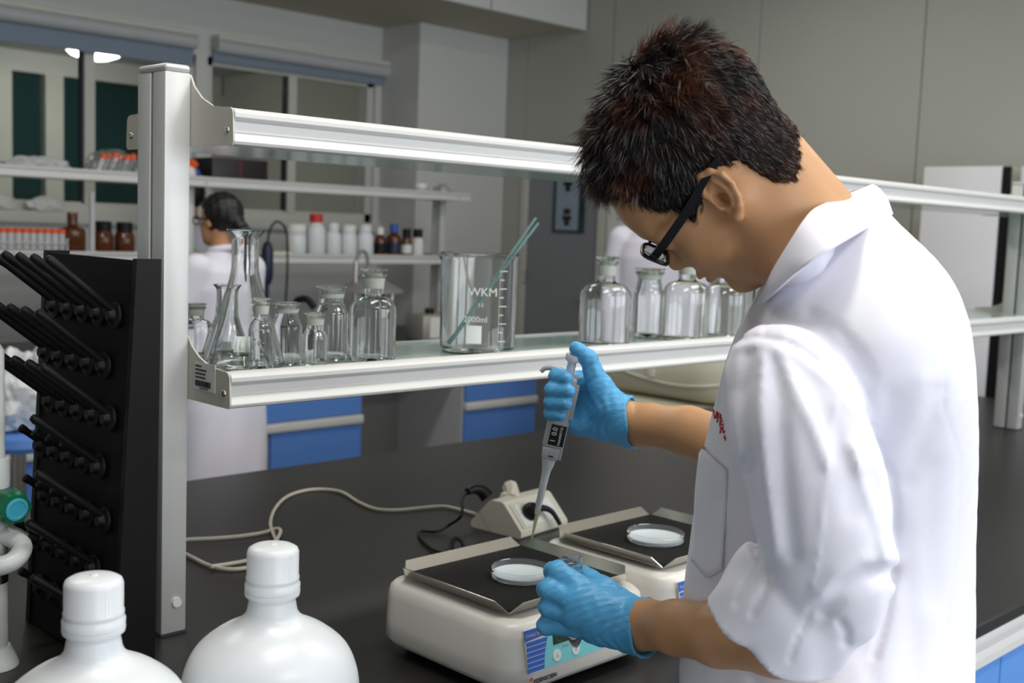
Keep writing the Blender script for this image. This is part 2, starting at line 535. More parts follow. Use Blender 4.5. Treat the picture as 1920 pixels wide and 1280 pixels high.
# ------------------------------------------------------------------ far bench
FY0, FY1 = 4.70, 5.78
t = thing('far_worktop', 'black worktop of the far bench below the window wall', 'worktop', (2.9, 5.2, 0.82))
MB().box(0.4, 4.98, FY0, FY1, 0.82, 0.85, 0.004).build('top', MT['worktop'], t)
MB().box(3.66, 4.36, 5.3, 5.33, 0.0, 0.82).build('back_panel', MT['grey'], t)
for k, (a, b) in enumerate(((1.40, 2.52), (2.525, 3.655), (4.365, 4.95))):
    t = thing('drawer_cabinet', ['blue far bench cabinet left of the woman in white', 'blue far bench cabinet right of the woman in white', 'blue far bench cabinet below the large beaker'][k],
              'cabinet', ((a + b) / 2, 5.2, 0), 'blue cabinets of the far bench')
    MB().box(a, b, FY0 + 0.04, FY1 - 0.04, 0.06, 0.818).build('body', MT['lgrey'], t)
    MB().box(a + 0.03, b - 0.03, FY0 + 0.08, FY1 - 0.08, 0.0, 0.06).build('plinth', MT['dark'], t)
    MB().box(a + 0.01, b - 0.01, FY0 + 0.018, FY0 + 0.04, 0.525, 0.81, 0.002, 1).build('drawer_front', MT['blue'], t)
    MB().box(a + 0.005, b - 0.005, FY0 + 0.0, FY0 + 0.04, 0.475, 0.52, 0.008).build('pull_rail', MT['alurail'], t, 40)
    nd = 1 if k == 2 else 2
    for j in range(nd):
        u0, u1 = a + (b - a) * j / nd + 0.01, a + (b - a) * (j + 1) / nd - 0.01
        MB().box(u0, u1, FY0 + 0.018, FY0 + 0.04, 0.08, 0.47, 0.002, 1).build('cabinet_door', MT['blue'], t)


# ------------------------------------------------------------------ reagent shelves (two tiers of glass between aluminium posts)
def rail_prof(y, z, sgn, h=0.054):
    k = h / 0.054
    P = [(0.012, .054), (-.003, .054), (-.010, .0515), (-.0135, .047), (-.0135, .041), (-.010, .0365), (-.006, .0345), (-.0055, .0215), (-.0068, .021), (-.0068, .0195), (-.0055, .019),
         (-.0072, .013), (-.011, .0095), (-.0125, .006), (-.011, .002), (-.006, 0), (.012, 0)]
    return [(y + sgn * p, z + q * k) for p, q in P]


def plate_prof(yc, ztop, ztip, zbot, half=0.165, hp=0.04):
    P = []
    r = 0.010
    c = [(hp, ztop), (hp + 0.012, ztop - (ztop - ztip) * 0.34), (hp + 0.035, ztop - (ztop - ztip) * 0.68), (hp + 0.066, ztop - (ztop - ztip) * 0.92), (hp + 0.095, ztip + 0.001), (half - 0.012, ztip)]
    c += [(half - 0.012 + r * math.sin(a), ztip - r + r * math.cos(a)) for a in (0.5, 1.0, 1.4)]
    c += [(half, zbot + 0.006), (half - 0.004, zbot)]
    P = [(yc + p, q) for p, q in c] + [(yc - p, q) for p, q in c[::-1]]
    return P


def reagent_shelf(label, posts, yc, zb, zr, xl, xr, ends=True, post_h=0.885, lower=True):
    """posts: x of post centres; zr: bottom heights of the rails of the two tiers"""
    t = thing('reagent_shelf', label, 'shelf', (posts[0], yc, zb), 'two tier glass reagent shelves')
    for x in posts:
        p = MB()
        hx, hy = 0.0215, 0.0435
        # grooved extrusion: two shells joined by a recessed web so the slots are real
        p.box(x - hx, x + hx, yc - hy, yc - 0.0035, zb + 0.003, zb + post_h - 0.012, 0.003)
        p.box(x - hx, x + hx, yc + 0.0035, yc + hy, zb + 0.003, zb + post_h - 0.012, 0.003)
        po = p.build('post', MT['alu'], t, 40)
        MB().box(x - hx + 0.004, x + hx - 0.004, yc - 0.004, yc + 0.004, zb + 0.003, zb + post_h - 0.012).build('slot', MT['dark'], po)
        MB().box(x - hx - 0.0002, x + hx + 0.0002, yc - hy - 0.0002, yc + hy + 0.0002, zb + post_h - 0.012, zb + post_h, 0.006, 3).build('post_cap', MT['alu'], po, 40)
        MB().box(x - hx - 0.001, x + hx + 0.001, yc - hy - 0.001, yc + hy + 0.001, zb + 0.0002, zb + 0.003).build('foot_plate', MT['dark'], po)
        MB().cone((x + 0.004, yc - hy - 0.004, zb + 0.052), (x + 0.004, yc - hy + 0.001, zb + 0.052), 0.0075, 0.0085, 16).build('fixing_plug', MT['label'], po, 40)
        for zt in zr:
            for sx in ((1,) if x == posts[0] and ends else (1,)):
                pl = MB().prism(plate_prof(yc, zt + 0.108 if zt > zb + 0.5 else zt + 0.098, zt + 0.055, zt), 'x', x + hx, x + hx + 0.003).build('bracket_plate', MT['plate'], t, 30)
                for yy in (-0.148, 0.148):
                    MB().lathe([(0, 0.0035), (0.003, 0.003), (0.0052, 0.0012), (0.0055, 0)], 14, (x + hx + 0.003, yc + yy, zt + 0.022), Matrix(((0, 0, 1), (0, 1, 0), (-1, 0, 0)))).lathe(
                        [(0, 0.0035), (0.003, 0.003), (0.0052, 0.0012), (0.0055, 0)], 14, (x + hx, yc + yy, zt + 0.022), Matrix(((0, 0, -1), (0, 1, 0), (1, 0, 0)))).build('screw', MT['steel'], pl, 40)
    for k, zt in enumerate(zr):
        a, b = xl, xr
        MB().prism(rail_prof(yc - 0.152, zt, 1), 'x', a, b).build('rail', MT['alurail'], t, 35)
        if k == 0:
            MB().prism(rail_prof(yc + 0.152, zt, -1, 0.046), 'x', a, b).build('rail', MT['alurail'], t, 35)
            MB().box(a, b, yc - 0.141, yc + 0.141, zt + 0.037, zt + 0.043).build('glass_shelf', MT['shelf'], t)
        else:
            MB().prism(rail_prof(yc + 0.152, zt + 0.026, -1, 0.030), 'x', a, b).build('rail', MT['alurail'], t, 35)
            MB().box(a, b, yc - 0.141, yc + 0.141, zt + 0.002, zt + 0.008).build('glass_shelf', MT['shelf'], t)
    return t


PX = (0.8905, 2.553, 4.2215)
rs = reagent_shelf('near aluminium reagent shelf with two glass tiers standing on the black worktop', PX, 1.6635, 0.85, (1.224, 1.613), 0.9145, 4.9)
# inventory label with bar code on the lower end plate
lb = MB().box(0.9152, 0.9160, 1.535, 1.600, 1.243, 1.283)
# the plate faces along the shelf; the visible side faces the room end
lb = MB().box(0.9146, 0.9154, 1.548, 1.600, 1.242, 1.285)
fr = reagent_shelf('far reagent shelf of bottles in front of the windows', (1.30, 3.115, 4.88), 5.57, 0.85, (1.262, 1.655), 0.9, 5.0, post_h=0.895)
# the end plate carries the label on its room-end face
lb = MB().box(0.9115, 0.9122, 1.540, 1.602, 1.243, 1.286).build('inventory_label', MT['label'], rs)
bars = MB()
yy = 1.598
rnd = random.Random(3)
while yy > 1.553:
    w = rnd.choice((0.0008, 0.0014, 0.002))
    bars.box(0.9110, 0.9116, yy - w, yy, 1.2485, 1.2575)
    yy -= w + rnd.choice((0.0008, 0.0013))
for k, w in enumerate((0.016, 0.034, 0.028, 0.030)):
    z = 1.281 - 0.0058 * k
    yy = 1.598
    while yy > 1.598 - w:
        bars.box(0.9110, 0.9116, yy - 0.0022, yy, z - 0.0026, z)
        yy -= 0.0031
bars.box(0.9110, 0.9116, 1.560, 1.585, 1.2452, 1.2468)
bars.build('bar_code', MT['ink'], lb)

# ------------------------------------------------------------------ laboratory glass on the lower tier
ZG = 1.2674


def interp_prof(keys, n=6):
    """smooth profile through (r, z) keys"""
    out = []
    for i in range(len(keys) - 1):
        p0, p1, p2, p3 = keys[max(i - 1, 0)], keys[i], keys[i + 1], keys[min(i + 2, len(keys) - 1)]
        for k in range(n):
            t = k / n
            out.append(tuple(0.5 * (2 * p1[j] + (p2[j] - p0[j]) * t + (2 * p0[j] - 5 * p1[j] + 4 * p2[j] - p3[j]) * t * t + (3 * p1[j] - p0[j] - 3 * p2[j] + p3[j]) * t ** 3) for j in (0, 1)))
    out.append(keys[-1])
    return out


def vessel(outer, wall, base):
    """closed glass wall: outer profile up, inner profile down"""
    inner = [(max(r - wall, 0.0), z) for r, z in outer if z > base]
    return [(0, 0.002)] + outer + inner[::-1] + [(0, base)]


def clear_of_rail(P, R, y):
    x, v = float(P[0]), float(P[1])
    v2 = max(v, 1.532 + R) if y is None else y
    return x * v2 / v, v2


def reagent_bottle(px, py, R, H, neck, label, y=None, wide=False):
    P = at_z(px, py, ZG)
    x, yv = clear_of_rail(P, R, y)
    t = thing('reagent_bottle', label, 'bottle', (x, yv, ZG), 'stoppered glass reagent bottles on the near shelf')
    hb = 0.535 if not wide else 0.585
    body = [(R * 0.86, 0.0), (R * 0.97, 0.003), (R, 0.010), (R, H * hb)]
    sh = interp_prof([(R, H * hb), (R * 0.985, H * (hb + 0.045)), (R * 0.90, H * (hb + 0.095)), (R * 0.62 + neck * 0.28, H * (hb + 0.145)), (neck * 1.07, H * (hb + 0.180)), (neck, H * (hb + 0.225))], 5)
    nk = [(neck, H * (hb + 0.245)), (neck * 1.08, H * 0.905), (neck * 1.26, H * 0.925), (neck * 1.28, H * 0.94), (neck * 1.16, H * 0.948)]
    MB().lathe(vessel(body + sh[1:] + nk, max(0.0022, R * 0.05), 0.007), 44, (x, yv, ZG)).build('glass_body', MT['glass'], t, 60)
    z0, z1 = H * (hb + 0.25), H * 0.952
    n2 = neck - max(0.0026, R * 0.055)
    st = MB().lathe([(0, z0), (n2 * 0.86, z0), (n2 * 1.0, z1), (0, z1)], 30, (x, yv, ZG)).build('ground_stopper', MT['frost'], t, 50)
    MB().lathe(interp_prof([(n2 * 0.9, z1), (n2 * 1.0, H * 0.962), (neck * 1.24, H * 0.972), (neck * 1.3, H * 0.985), (neck * 1.2, H * 0.998), (0, H)], 3), 30, (x, yv, ZG)).build('stopper_disc', MT['glass'], st, 60)
    MB().lathe([(neck * 1.004, H * (hb + 0.25)), (neck * 1.085 + 0.0003, H * 0.90)], 30, (x, yv, ZG)).build('ground_neck', MT['frost'], t, 60)
    return t


reagent_bottle(366, 650, 0.030, 0.094, 0.014, 'glass reagent bottle half hidden behind the tall aluminium post', y=1.76)
reagent_bottle(489, 700, 0.0200, 0.118, 0.0105, 'slim narrow necked glass bottle in front of the big conical flask')
reagent_bottle(536, 685, 0.0262, 0.105, 0.0185, 'wide mouthed glass bottle with frosted stopper right behind the big conical flask', wide=True)
reagent_bottle(589, 693, 0.0205, 0.092, 0.0135, 'shortest clear glass bottle, in front of the wide mouthed pair')
reagent_bottle(619, 676, 0.0300, 0.130, 0.0205, 'wide mouthed glass bottle standing left of the tall narrow necked one', wide=True)
reagent_bottle(697, 677, 0.0405, 0.162, 0.0180, 'large narrow necked glass bottle alone left of the beaker')
reagent_bottle(1132, 648, 0.0550, 0.188, 0.0190, 'large narrow necked glass bottle above the gloved thumb')
reagent_bottle(1213, 632, 0.0350, 0.160, 0.0270, 'wide mouthed glass bottle, second of the right hand group of four', wide=True)
reagent_bottle(1283, 642, 0.0550, 0.190, 0.0200, 'big narrow necked glass bottle right below the glasses of the man')
reagent_bottle(1356, 632, 0.0530, 0.178, 0.0205, 'glass bottle under the chin of the man, rightmost of the group')


def conical_flask(px, py, R, H, neck, label, y=None):
    P = at_z(px, py, ZG)
    x, yv = clear_of_rail(P, R, y)
    t = thing('conical_flask', label, 'flask', (x, yv, ZG), 'conical flasks on the near shelf')
    key = [(R * 0.90, 0), (R * 0.98, H * 0.012), (R, H * 0.045), (R * 0.97, H * 0.085)]
    cone = interp_prof([(R * 0.97, H * 0.085), (R * 0.70, H * 0.34), (R * 0.46, H * 0.565), (neck * 1.08, H * 0.68), (neck, H * 0.76), (neck, H * 0.90), (neck * 1.08, H * 0.95), (neck * 1.32, H * 0.985)], 5)
    lip = [(neck * 1.40, H * 0.992), (neck * 1.34, H)]
    MB().lathe(vessel(key + cone[1:] + lip, 0.0021, 0.006), 48, (x, yv, ZG)).build('glass_body', MT['glass'], t, 60)
    # white printed patch and graduation marks on the wall facing the room
    v = Vector((CP[0] - x, CP[1] - yv, 0)).normalized()
    s = Vector((-v.y, v.x, 0))
    mk = MB()
    for k in range(4):
        z = H * (0.2 + 0.09 * k)
        r = R * (1.04 - 1.03 * z / H) + 0.0006
        for j in range(4):
            a0, a1 = 0.25 + 0.1 * j, 0.25 + 0.1 * (j + 1)
            q = [(x + (v.x * math.cos(a) + s.x * math.sin(a)) * r, yv + (v.y * math.cos(a) + s.y * math.sin(a)) * r) for a in (a0, a1)]
            mk.add([(*q[0], ZG + z), (*q[1], ZG + z), (*q[1], ZG + z + 0.0012), (*q[0], ZG + z + 0.0012)], [(0, 1, 2, 3)])
    mk.build('graduation_mark', MT['mark'], t)
    pt = MB()
    for j in range(5):
        a0, a1 = -0.28 + 0.1 * j, -0.28 + 0.1 * (j + 1)
        vs = []
        for a, z in ((a0, .14), (a1, .14), (a1, .25), (a0, .25)):
            r = R * (1.045 - 1.03 * z) + 0.0006
            vs.append((x + (v.x * math.cos(a) + s.x * math.sin(a)) * r, yv + (v.y * math.cos(a) + s.y * math.sin(a)) * r, ZG + z * H))
        pt.add(vs, [(0, 1, 2, 3)])
    pt.build('marking_patch', MT['mark'], t)
    return t


conical_flask(457, 690, 0.0645, 0.222, 0.0215, 'big conical flask with wide rim standing at the shelf end', y=1.622)
conical_flask(424, 660, 0.042, 0.126, 0.0170, 'small conical flask standing behind the big one near the post', y=1.752)

# beaker with spout, print and two stirring rods
P = at_z(894, 668, ZG)
by = 1.625
bx = float(P[0]) * by / float(P[1])
R, H = 0.0725, 0.190
t = thing('glass_beaker', 'two litre glass beaker with white print on the lower glass tier', 'beaker', (bx, by, ZG))
prof = vessel([(R * 0.9, 0), (R * 0.98, 0.004), (R, 0.012), (R, H * 0.93), (R * 1.02, H * 0.97), (R * 1.06, H * 0.992), (R * 1.05, H)], 0.0026, 0.006)
mb = MB().lathe(prof, 64, (bx, by, ZG))
vv = Vector((CP[0] - bx, CP[1] - by, 0)).normalized()      # towards the room
ss = Vector((vv.y, -vv.x, 0)) * -1.0                       # to the right as seen from the room
sp_dir = (-ss * 0.93 + vv * 0.36).normalized()
nv = []
for q in mb.v:
    d = Vector((q[0] - bx, q[1] - by, 0))
    z = q[2] - ZG
    if z > H * 0.80 and d.length > 0.05:
        c = d.normalized().dot(sp_dir)
        w = max(0.0, (c - 0.93) / 0.07) ** 1.5 * ((z - H * 0.80) / (H * 0.2)) ** 2
        d2 = d + sp_dir * (0.013 * w)
        q = (bx + d2.x, by + d2.y, q[2] - 0.004 * w)
    nv.append(q)
mb.v = nv
mb.build('glass_body', MT['glass'], t, 60)


def on_beaker(a, z, r=R + 0.0007):
    d = vv * math.cos(a) + ss * math.sin(a)
    return (bx + d.x * r, by + d.y * r, ZG + z)


def patch(m, a0, a1, z0, z1, n=6):
    for k in range(n):
        b0, b1 = a0 + (a1 - a0) * k / n, a0 + (a1 - a0) * (k + 1) / n
        m.add([on_beaker(b0, z0), on_beaker(b1, z0), on_beaker(b1, z1), on_beaker(b0, z1)], [(0, 1, 2, 3)])


pm = MB()
patch(pm, -0.30, 0.10, 0.022, 0.056)
pm.build('marking_patch', MT['mark'], t)
for k in range(9):
    g = MB()
    patch(g, 0.56, 0.80 if k % 2 == 0 else 0.70, 0.026 + 0.0165 * k, 0.0272 + 0.0165 * k)
    g.build('graduation_mark', MT['mark'], t)
g = MB()
patch(g, 0.555, 0.562, 0.026, 0.16, 1)
g.build('graduation_mark', MT['mark'], t)
for body, size, a, z, nm in (('2000ml', 0.0150, -0.36, 0.063, 'lettering'), ('WKM', 0.022, -0.26, 0.112, 'lettering'), ('3.3', 0.009, -0.02, 0.092, 'lettering')):
    aa = a + 0.16
    text(body, size, MT['mark'], on_beaker(aa - 0.0, z, R + 0.0012) if False else (np.array(on_beaker(a, z, R + 0.0035))), ss * math.cos(a + 0.18) - vv * math.sin(a + 0.18), (0, 0, 1), t)
t = thing('stirring_rods', 'pair of thin glass stirring rods leaning in the large beaker', 'rods', (bx, by, ZG + 0.008))
a = np.array([bx, by, ZG]) + np.array(-ss) * 0.055 + np.array(vv) * 0.010 + np.array([0, 0, 0.0175])
tip = np.array([bx, by, ZG]) + np.array(ss) * (R - 0.014) + np.array(vv) * 0.010 + np.array([0, 0, H + 0.002])
tip = a + (tip - a) * 1.40
for k in (0, 1):
    o = np.array(ss) * 0.0048 * k + np.array([0, 0, -0.004 * k])
    MB().tube([a + o * 0.4, a + (tip - a) * 0.5 + o * 0.8, tip + o - np.array([0, 0, 0.006 * k])], 0.0026, 10, 2).build('glass_rod', mat('rod_glass', (176, 216, 212), 0.05, trans=0.6, ior=1.45) if k == 0 else bpy.data.materials['rod_glass'], t, 40)

# ------------------------------------------------------------------ pegboard drying rack beside the post
t = thing('drying_rack', 'black pegboard drying rack with slanted pegs standing against the post', 'rack', (0.77, 1.68, 0.85))
ry0, ry1 = 1.525, 1.88
MB().prism([(0.774, 1.443), (0.806, 1.441), (0.800, 0.852), (0.744, 0.852)], 'y', ry0, ry1 - 0.07).build('board', MT['blackmatt'], t)
MB().prism([(0.771, 1.446), (0.808, 1.446), (0.802, 0.851), (0.740, 0.851)], 'y', ry0 - 0.012, ry0).build('side_panel', MT['black'], t)
MB().prism([(0.771, 1.446), (0.808, 1.446), (0.802, 0.851), (0.740, 0.851)], 'y', ry1 - 0.07, ry1 - 0.058).build('side_panel', MT['black'], t)
rows = [(1.362, 1.566), (1.287, 1.590), (1.214, 1.566), (1.140, 1.590), (1.066, 1.566), (0.992, 1.590), (0.920, 1.566)]
peg0 = short = None
for zr_, y0 in rows:
    xf = 0.774 - (1.443 - zr_) * (0.030 / 0.591) - 0.001
    for j in range(5):
        y = y0 + 0.050 * j
        if peg0 is None:
            a = Vector((xf + 0.004, y, zr_))
            dr = Vector((-0.787, 0, 0.617)).normalized()
            q = dr.to_track_quat('Z', 'Y').to_matrix()
            mb = MB().lathe([(0, 0), (0.0058, 0), (0.0056, 0.10), (0.0066, 0.112), (0.0068, 0.128), (0.0055, 0.134), (0, 0.136)], 14, a, q)
            peg0 = mb.build('peg', MT['black'], t, 40)
            q2 = Vector((-1, 0, 0.08)).normalized().to_track_quat('Z', 'Y').to_matrix()
            c0 = MB().lathe([(0, 0.0), (0.008, 0.0), (0.008, 0.006), (0.0195, 0.007), (0.020, 0.009), (0.0195, 0.0105), (0.011, 0.0125), (0.0075, 0.020), (0, 0.020)], 22, a, q2).build('peg_collar', MT['black'], peg0, 40)
            base = (xf, y, zr_)
        elif zr_ < 1.16 and y > 1.60:
            # the pegs behind the tap are the short ones
            if short is None:
                short = (MB().lathe([(0, 0), (0.0058, 0), (0.0056, 0.04), (0.0066, 0.045), (0.0066, 0.052), (0, 0.054)], 14, a + Vector((xf - base[0], y - base[1], zr_ - base[2])), q).build('peg', MT['black'], t, 40), (xf, y, zr_))
                p = short[0]
            else:
                p = short[0].copy()
                COL.objects.link(p)
                p.location = (xf - short[1][0], y - short[1][1], zr_ - short[1][2])
            c = c0.copy()
            COL.objects.link(c)
            c.parent = p
            if p is short[0]:
                c.location = (xf - base[0], y - base[1], zr_ - base[2])
                cs = c
            else:
                c.location = cs.location
        else:
            p = peg0.copy()
            COL.objects.link(p)
            p.location = (xf - base[0], y - base[1], zr_ - base[2])
            c = c0.copy()
            COL.objects.link(c)
            c.parent = p

# ------------------------------------------------------------------ white standing tap with green knob at the left edge
bp_ = at_z(2, 1234, 0.85)
tx, ty = float(bp_[0]) - 0.020, float(bp_[1]) - 0.02
t = thing('bench_tap', 'white lacquered standing tap with green knob at the left edge', 'tap', (tx, ty, 0.85))
MB().lathe([(0, 0.0005), (0.036, 0.0005), (0.036, 0.004), (0.031, 0.016), (0.027, 0.024), (0.024, 0.030), (0, 0.030)], 32, (tx, ty, 0.85)).build('base_flange', MT['pole'], t, 40)
MB().lathe([(0, 0.03), (0.0215, 0.03), (0.0215, 0.285), (0.019, 0.30), (0.0185, 0.46), (0.009, 0.475), (0.0085, 0.60), (0, 0.60)], 28, (tx, ty, 0.85)).build('column', MT['pole'], t, 40)
cl = MB().lathe([(0.0195, 0.262), (0.025, 0.264), (0.0255, 0.272), (0.0255, 0.298), (0.0245, 0.304), (0.019, 0.306)], 28, (tx, ty, 0.85)).build('collar', MT['pole'], t, 40)
V = np.array(RW @ np.array([1.0, 0, 0]))
Vx = Vector((V[0], V[1], 0)).normalized()          # to the right of the picture
Vn = Vector((-Vx.y * -1, -Vx.x, 0))                # towards the room side
Vn = Vector((Vx.y, -Vx.x, 0))
kq = (Vx * 0.80 + Vn * 0.62 - Vector((0, 0, 0.15))).normalized().to_track_quat('Z', 'Y').to_matrix()
kb = Vector((tx, ty, 0.85 + 0.249)) - kq @ Vector((0, 0, 1)) * 0.012 + Vx * 0.014 + Vector((0, 0, -0.004))
kn = MB()
n_ = 40
pf = [(0, 0.022), (0.019, 0.022), (0.0225, 0.027), (0.0235, 0.047), (0.0215, 0.054), (0.0, 0.054)]
kn.lathe(pf, n_, kb, kq)
# lobed grip: push every fifth of the rim outwards
nv = []
for i, q in enumerate(kn.v):
    k = i // len(pf)
    r = 1 + 0.09 * math.cos(6 * 2 * PI * k / n_)
    d = Vector(q) - kb
    ax = kq @ Vector((0, 0, 1))
    h = d.dot(ax)
    nv.append(tuple(kb + ax * h + (d - ax * h) * r))
kn.v = nv
ko = kn.build('knob', MT['green'], t, 40)
MB().lathe([(0, 0.0), (0.009, 0.0), (0.009, 0.024), (0, 0.024)], 20, kb, kq).build('valve_stem', MT['steel'], t, 40)
MB().lathe([(0.0165, 0.054), (0.0165, 0.0562), (0.0155, 0.0568), (0.0125, 0.0568), (0.012, 0.0560), (0, 0.0560)], 28, kb, kq).build('colour_disc', MT['cyan'], ko, 40)
axk = kq @ Vector((0, 0, 1))
text('WRC', 0.0085, MT['mark'], kb + axk * 0.0567 - Vx * 0.008 + Vector((0, 0, 0.004)) + Vn * 0.004, Vector((0, 0, 1)).cross(axk), (0, 0, 1), ko)
# bent outlet pipe: a loop coming round towards the room
c0_ = Vector((tx, ty, 0.85 + 0.182))
pts = [c0_ + Vx * 0.0 + Vector((0, 0, .012)), c0_ + Vx * 0.028 + Vn * 0.004 + Vector((0, 0, 0.010)), c0_ + Vx * 0.052 + Vn * 0.018 + Vector((0, 0, 0.0)), c0_ + Vx * 0.046 + Vn * 0.05 + Vector((0, 0, -0.014)), c0_ + Vx * 0.0 + Vn * 0.066 + Vector((0, 0, -0.020)), c0_ - Vx * 0.05 + Vn * 0.07 + Vector((0, 0, -0.024))]
MB().tube(pts, 0.0135, 16, 6).build('outlet_pipe', MT['pole'], t, 60)
sl = MB().lathe([(0.0219, 0.125), (0.0219, 0.158)], 32, (tx, ty, 0.85)).build('maker_sticker', MT['steel'], t, 60)
text('my', 0.009, MT['ink'], Vector((tx, ty, 0.85 + 0.137)) + Vn * 0.019 + Vx * 0.0105, Vx * 0.75 - Vn * 0.6, (0, 0, 1), sl)

# ------------------------------------------------------------------ white carboys in the foreground
for k, (px_, py_, d_, lab) in enumerate(((512, 1036, 1.2, 'white plastic carboy with ridged screw cap in front of the post'), (176, 1096, 1.075, 'white plastic carboy with ridged screw cap, nearest to the lower left corner'))):
    P = at_d(px_, py_, d_)
    x, y = float(P[0]), float(P[1])
    Hc = float(P[2]) - 0.85 + 0.004
    t = thing('white_carboy', lab, 'carboy', (x, y, 0.85), 'white carboys in the foreground')
    Rb = 0.0935
    z = lambda q: Hc + q
    body = [(0, 0.0005), (Rb * 0.88, 0.0005), (Rb * 0.97, 0.006), (Rb, 0.018), (Rb, z(-0.190)), (Rb * 0.995, z(-0.160))]
    body += interp_prof([(Rb * 0.995, z(-0.158)), (Rb * 0.955, z(-0.130)), (Rb * 0.84, z(-0.106)), (Rb * 0.62, z(-0.088)), (Rb * 0.40, z(-0.077)), (0.0275, z(-0.068)), (0.0245, z(-0.057)), (0.0235, z(-0.049))], 5)[1:]
    body += [(0.028, z(-0.048)), (0.0285, z(-0.044)), (0.024, z(-0.041)), (0.022, z(-0.02)), (0, z(-0.02))]
    MB().lathe(body, 64, (x, y, 0.85)).build('bottle_body', MT['hdpe'], t, 50)
    cp = MB().lathe([(0.0, z(-0.012)), (0.0262, z(-0.043)), (0.0282, z(-0.043)), (0.0285, z(-0.036)), (0.0268, z(-0.0335)), (0.0268, z(-0.0325)), (0.0274, z(-0.031)), (0.0274, z(-0.0285)), (0.0266, z(-0.027)), (0.0266, z(-0.003)), (0.0252, z(0.001)), (0.021, z(0.0035)), (0.012, z(0.005)), (0.004, z(0.0054)), (0.003, z(0.0066)), (0, z(0.0066))], 48, (x, y, 0.85)).build('screw_cap', MT['hdpe'], t, 40)
    rb = MB()
    for j in range(54):
        a = 2 * PI * j / 54
        c, s_ = math.cos(a), math.sin(a)
        r0, w = 0.0264, 0.00055
        pts = []
        for rr, ww_ in ((0.0264, -w), (0.02655, -w * 0.6), (0.02655, w * 0.6), (0.0264, w)):
            pts.append((x + c * rr - s_ * ww_, y + s_ * rr + c * ww_))
        rb.prism(pts, 'z', 0.85 + z(-0.0265), 0.85 + z(-0.004))
    rb = rb.build('grip_ribs', MT['hdpe'], cp)
    rb['kind'] = 'stuff'

# ------------------------------------------------------------------ cream extension cord and socket block
Zb = 0.85


def pathz(L, r):
    out = []
    for q in L:
        P = at_z(q[0], q[1], Zb + r + (q[2] if len(q) > 2 else 0))
        out.append((P[0], P[1], P[2] + 0.0014))
    return out


t = tag(MB().tube(pathz([(893, 965), (865, 957), (830, 950), (790, 953), (745, 957), (705, 955), (672, 942), (640, 923), (600, 918), (565, 922), (535, 934), (515, 956), (507, 982), (514, 1006), (523, 1030), (515, 1052, .004), (490, 1060), (440, 1068), (395, 1062), (355, 1043), (325, 1030), (300, 1022), (325, 1016), (355, 1012), (400, 1010), (450, 1006), (495, 999), (519, 992, .004), (526, 998, .004), (515, 1018, .004), (497, 1038), (470, 1050), (430, 1058), (395, 1063, .005)], 0.0037), 0.0037, 10, 5).build('extension_cord', MT['cable'], None, 60),
        'cream extension cord curling over the black worktop to the socket block', 'cord')
# socket block: trapezoid prism with sockets on both slopes
E = [at_z(887, 1026, Zb), at_z(977, 1011, Zb), at_z(1065, 985, Zb)]
o = Vector(E[1])
ux = (Vector(E[2]) - Vector(E[1]))
L_ = 0.165
ux.normalize()
uy = Vector((-ux.y, ux.x, 0))
t = thing('socket_block', 'grey white desktop socket block behind the front shaker', 'socket', o)


def SB(a, b, c):
    return o + ux * a + uy * b + Vector((0, 0, c))


WB, WT, HT = 0.142, 0.034, 0.070
sec = [(0.0, 0.004), (0.004, 0.0), (WB - 0.004, 0.0), (WB, 0.004), (WB, 0.014), ((WB + WT) / 2 + 0.004, HT - 0.003), ((WB + WT) / 2 - 0.002, HT), ((WB - WT) / 2 + 0.002, HT), ((WB - WT) / 2 - 0.004, HT - 0.003), (0.0, 0.014)]
m = MB()
ns = len(sec)
m.add([SB(0, b, c) for b, c in sec] + [SB(L_, b, c) for b, c in sec], [tuple(range(ns))[::-1], tuple(range(ns, 2 * ns))] + [(i, (i + 1) % ns, ns + (i + 1) % ns, ns + i) for i in range(ns)])
m.build('housing', MT['offwhite'], t)
s0, s1 = Vector((0, 0.0, 0.014)), Vector((0, (WB - WT) / 2 - 0.004, HT - 0.003))
sd = (s1 - s0)
sl_ = sd.length
sd.normalize()
sn = Vector((0, -sd.z, sd.y))


def SF(a, q, h):
    """a along the block, q up the room-side slope, h out of it"""
    v = s0 + sd * q + sn * h
    return SB(a, v.y, v.z)


def slab(a0, a1, q0, q1, h0, h1):
    vs = [SF(a, q, h) for a in (a0, a1) for q in (q0, q1) for h in (h0, h1)]
    return vs, [(0, 1, 3, 2), (4, 6, 7, 5), (0, 4, 5, 1), (2, 3, 7, 6), (0, 2, 6, 4), (1, 5, 7, 3)]


m = MB().add(*slab(0.012, 0.150, 0.006, sl_ - 0.006, -0.001, 0.0025))
m.build('cover_plate', MT['offwhite'], t)
m = MB().add(*slab(0.020, 0.088, 0.010, sl_ - 0.010, 0.002, 0.0045)).build('socket_plate', MT['label'], t)
MB().add(*slab(0.097, 0.142, 0.010, sl_ - 0.010, 0.002, 0.0045)).build('socket_plate', MT['label'], t)
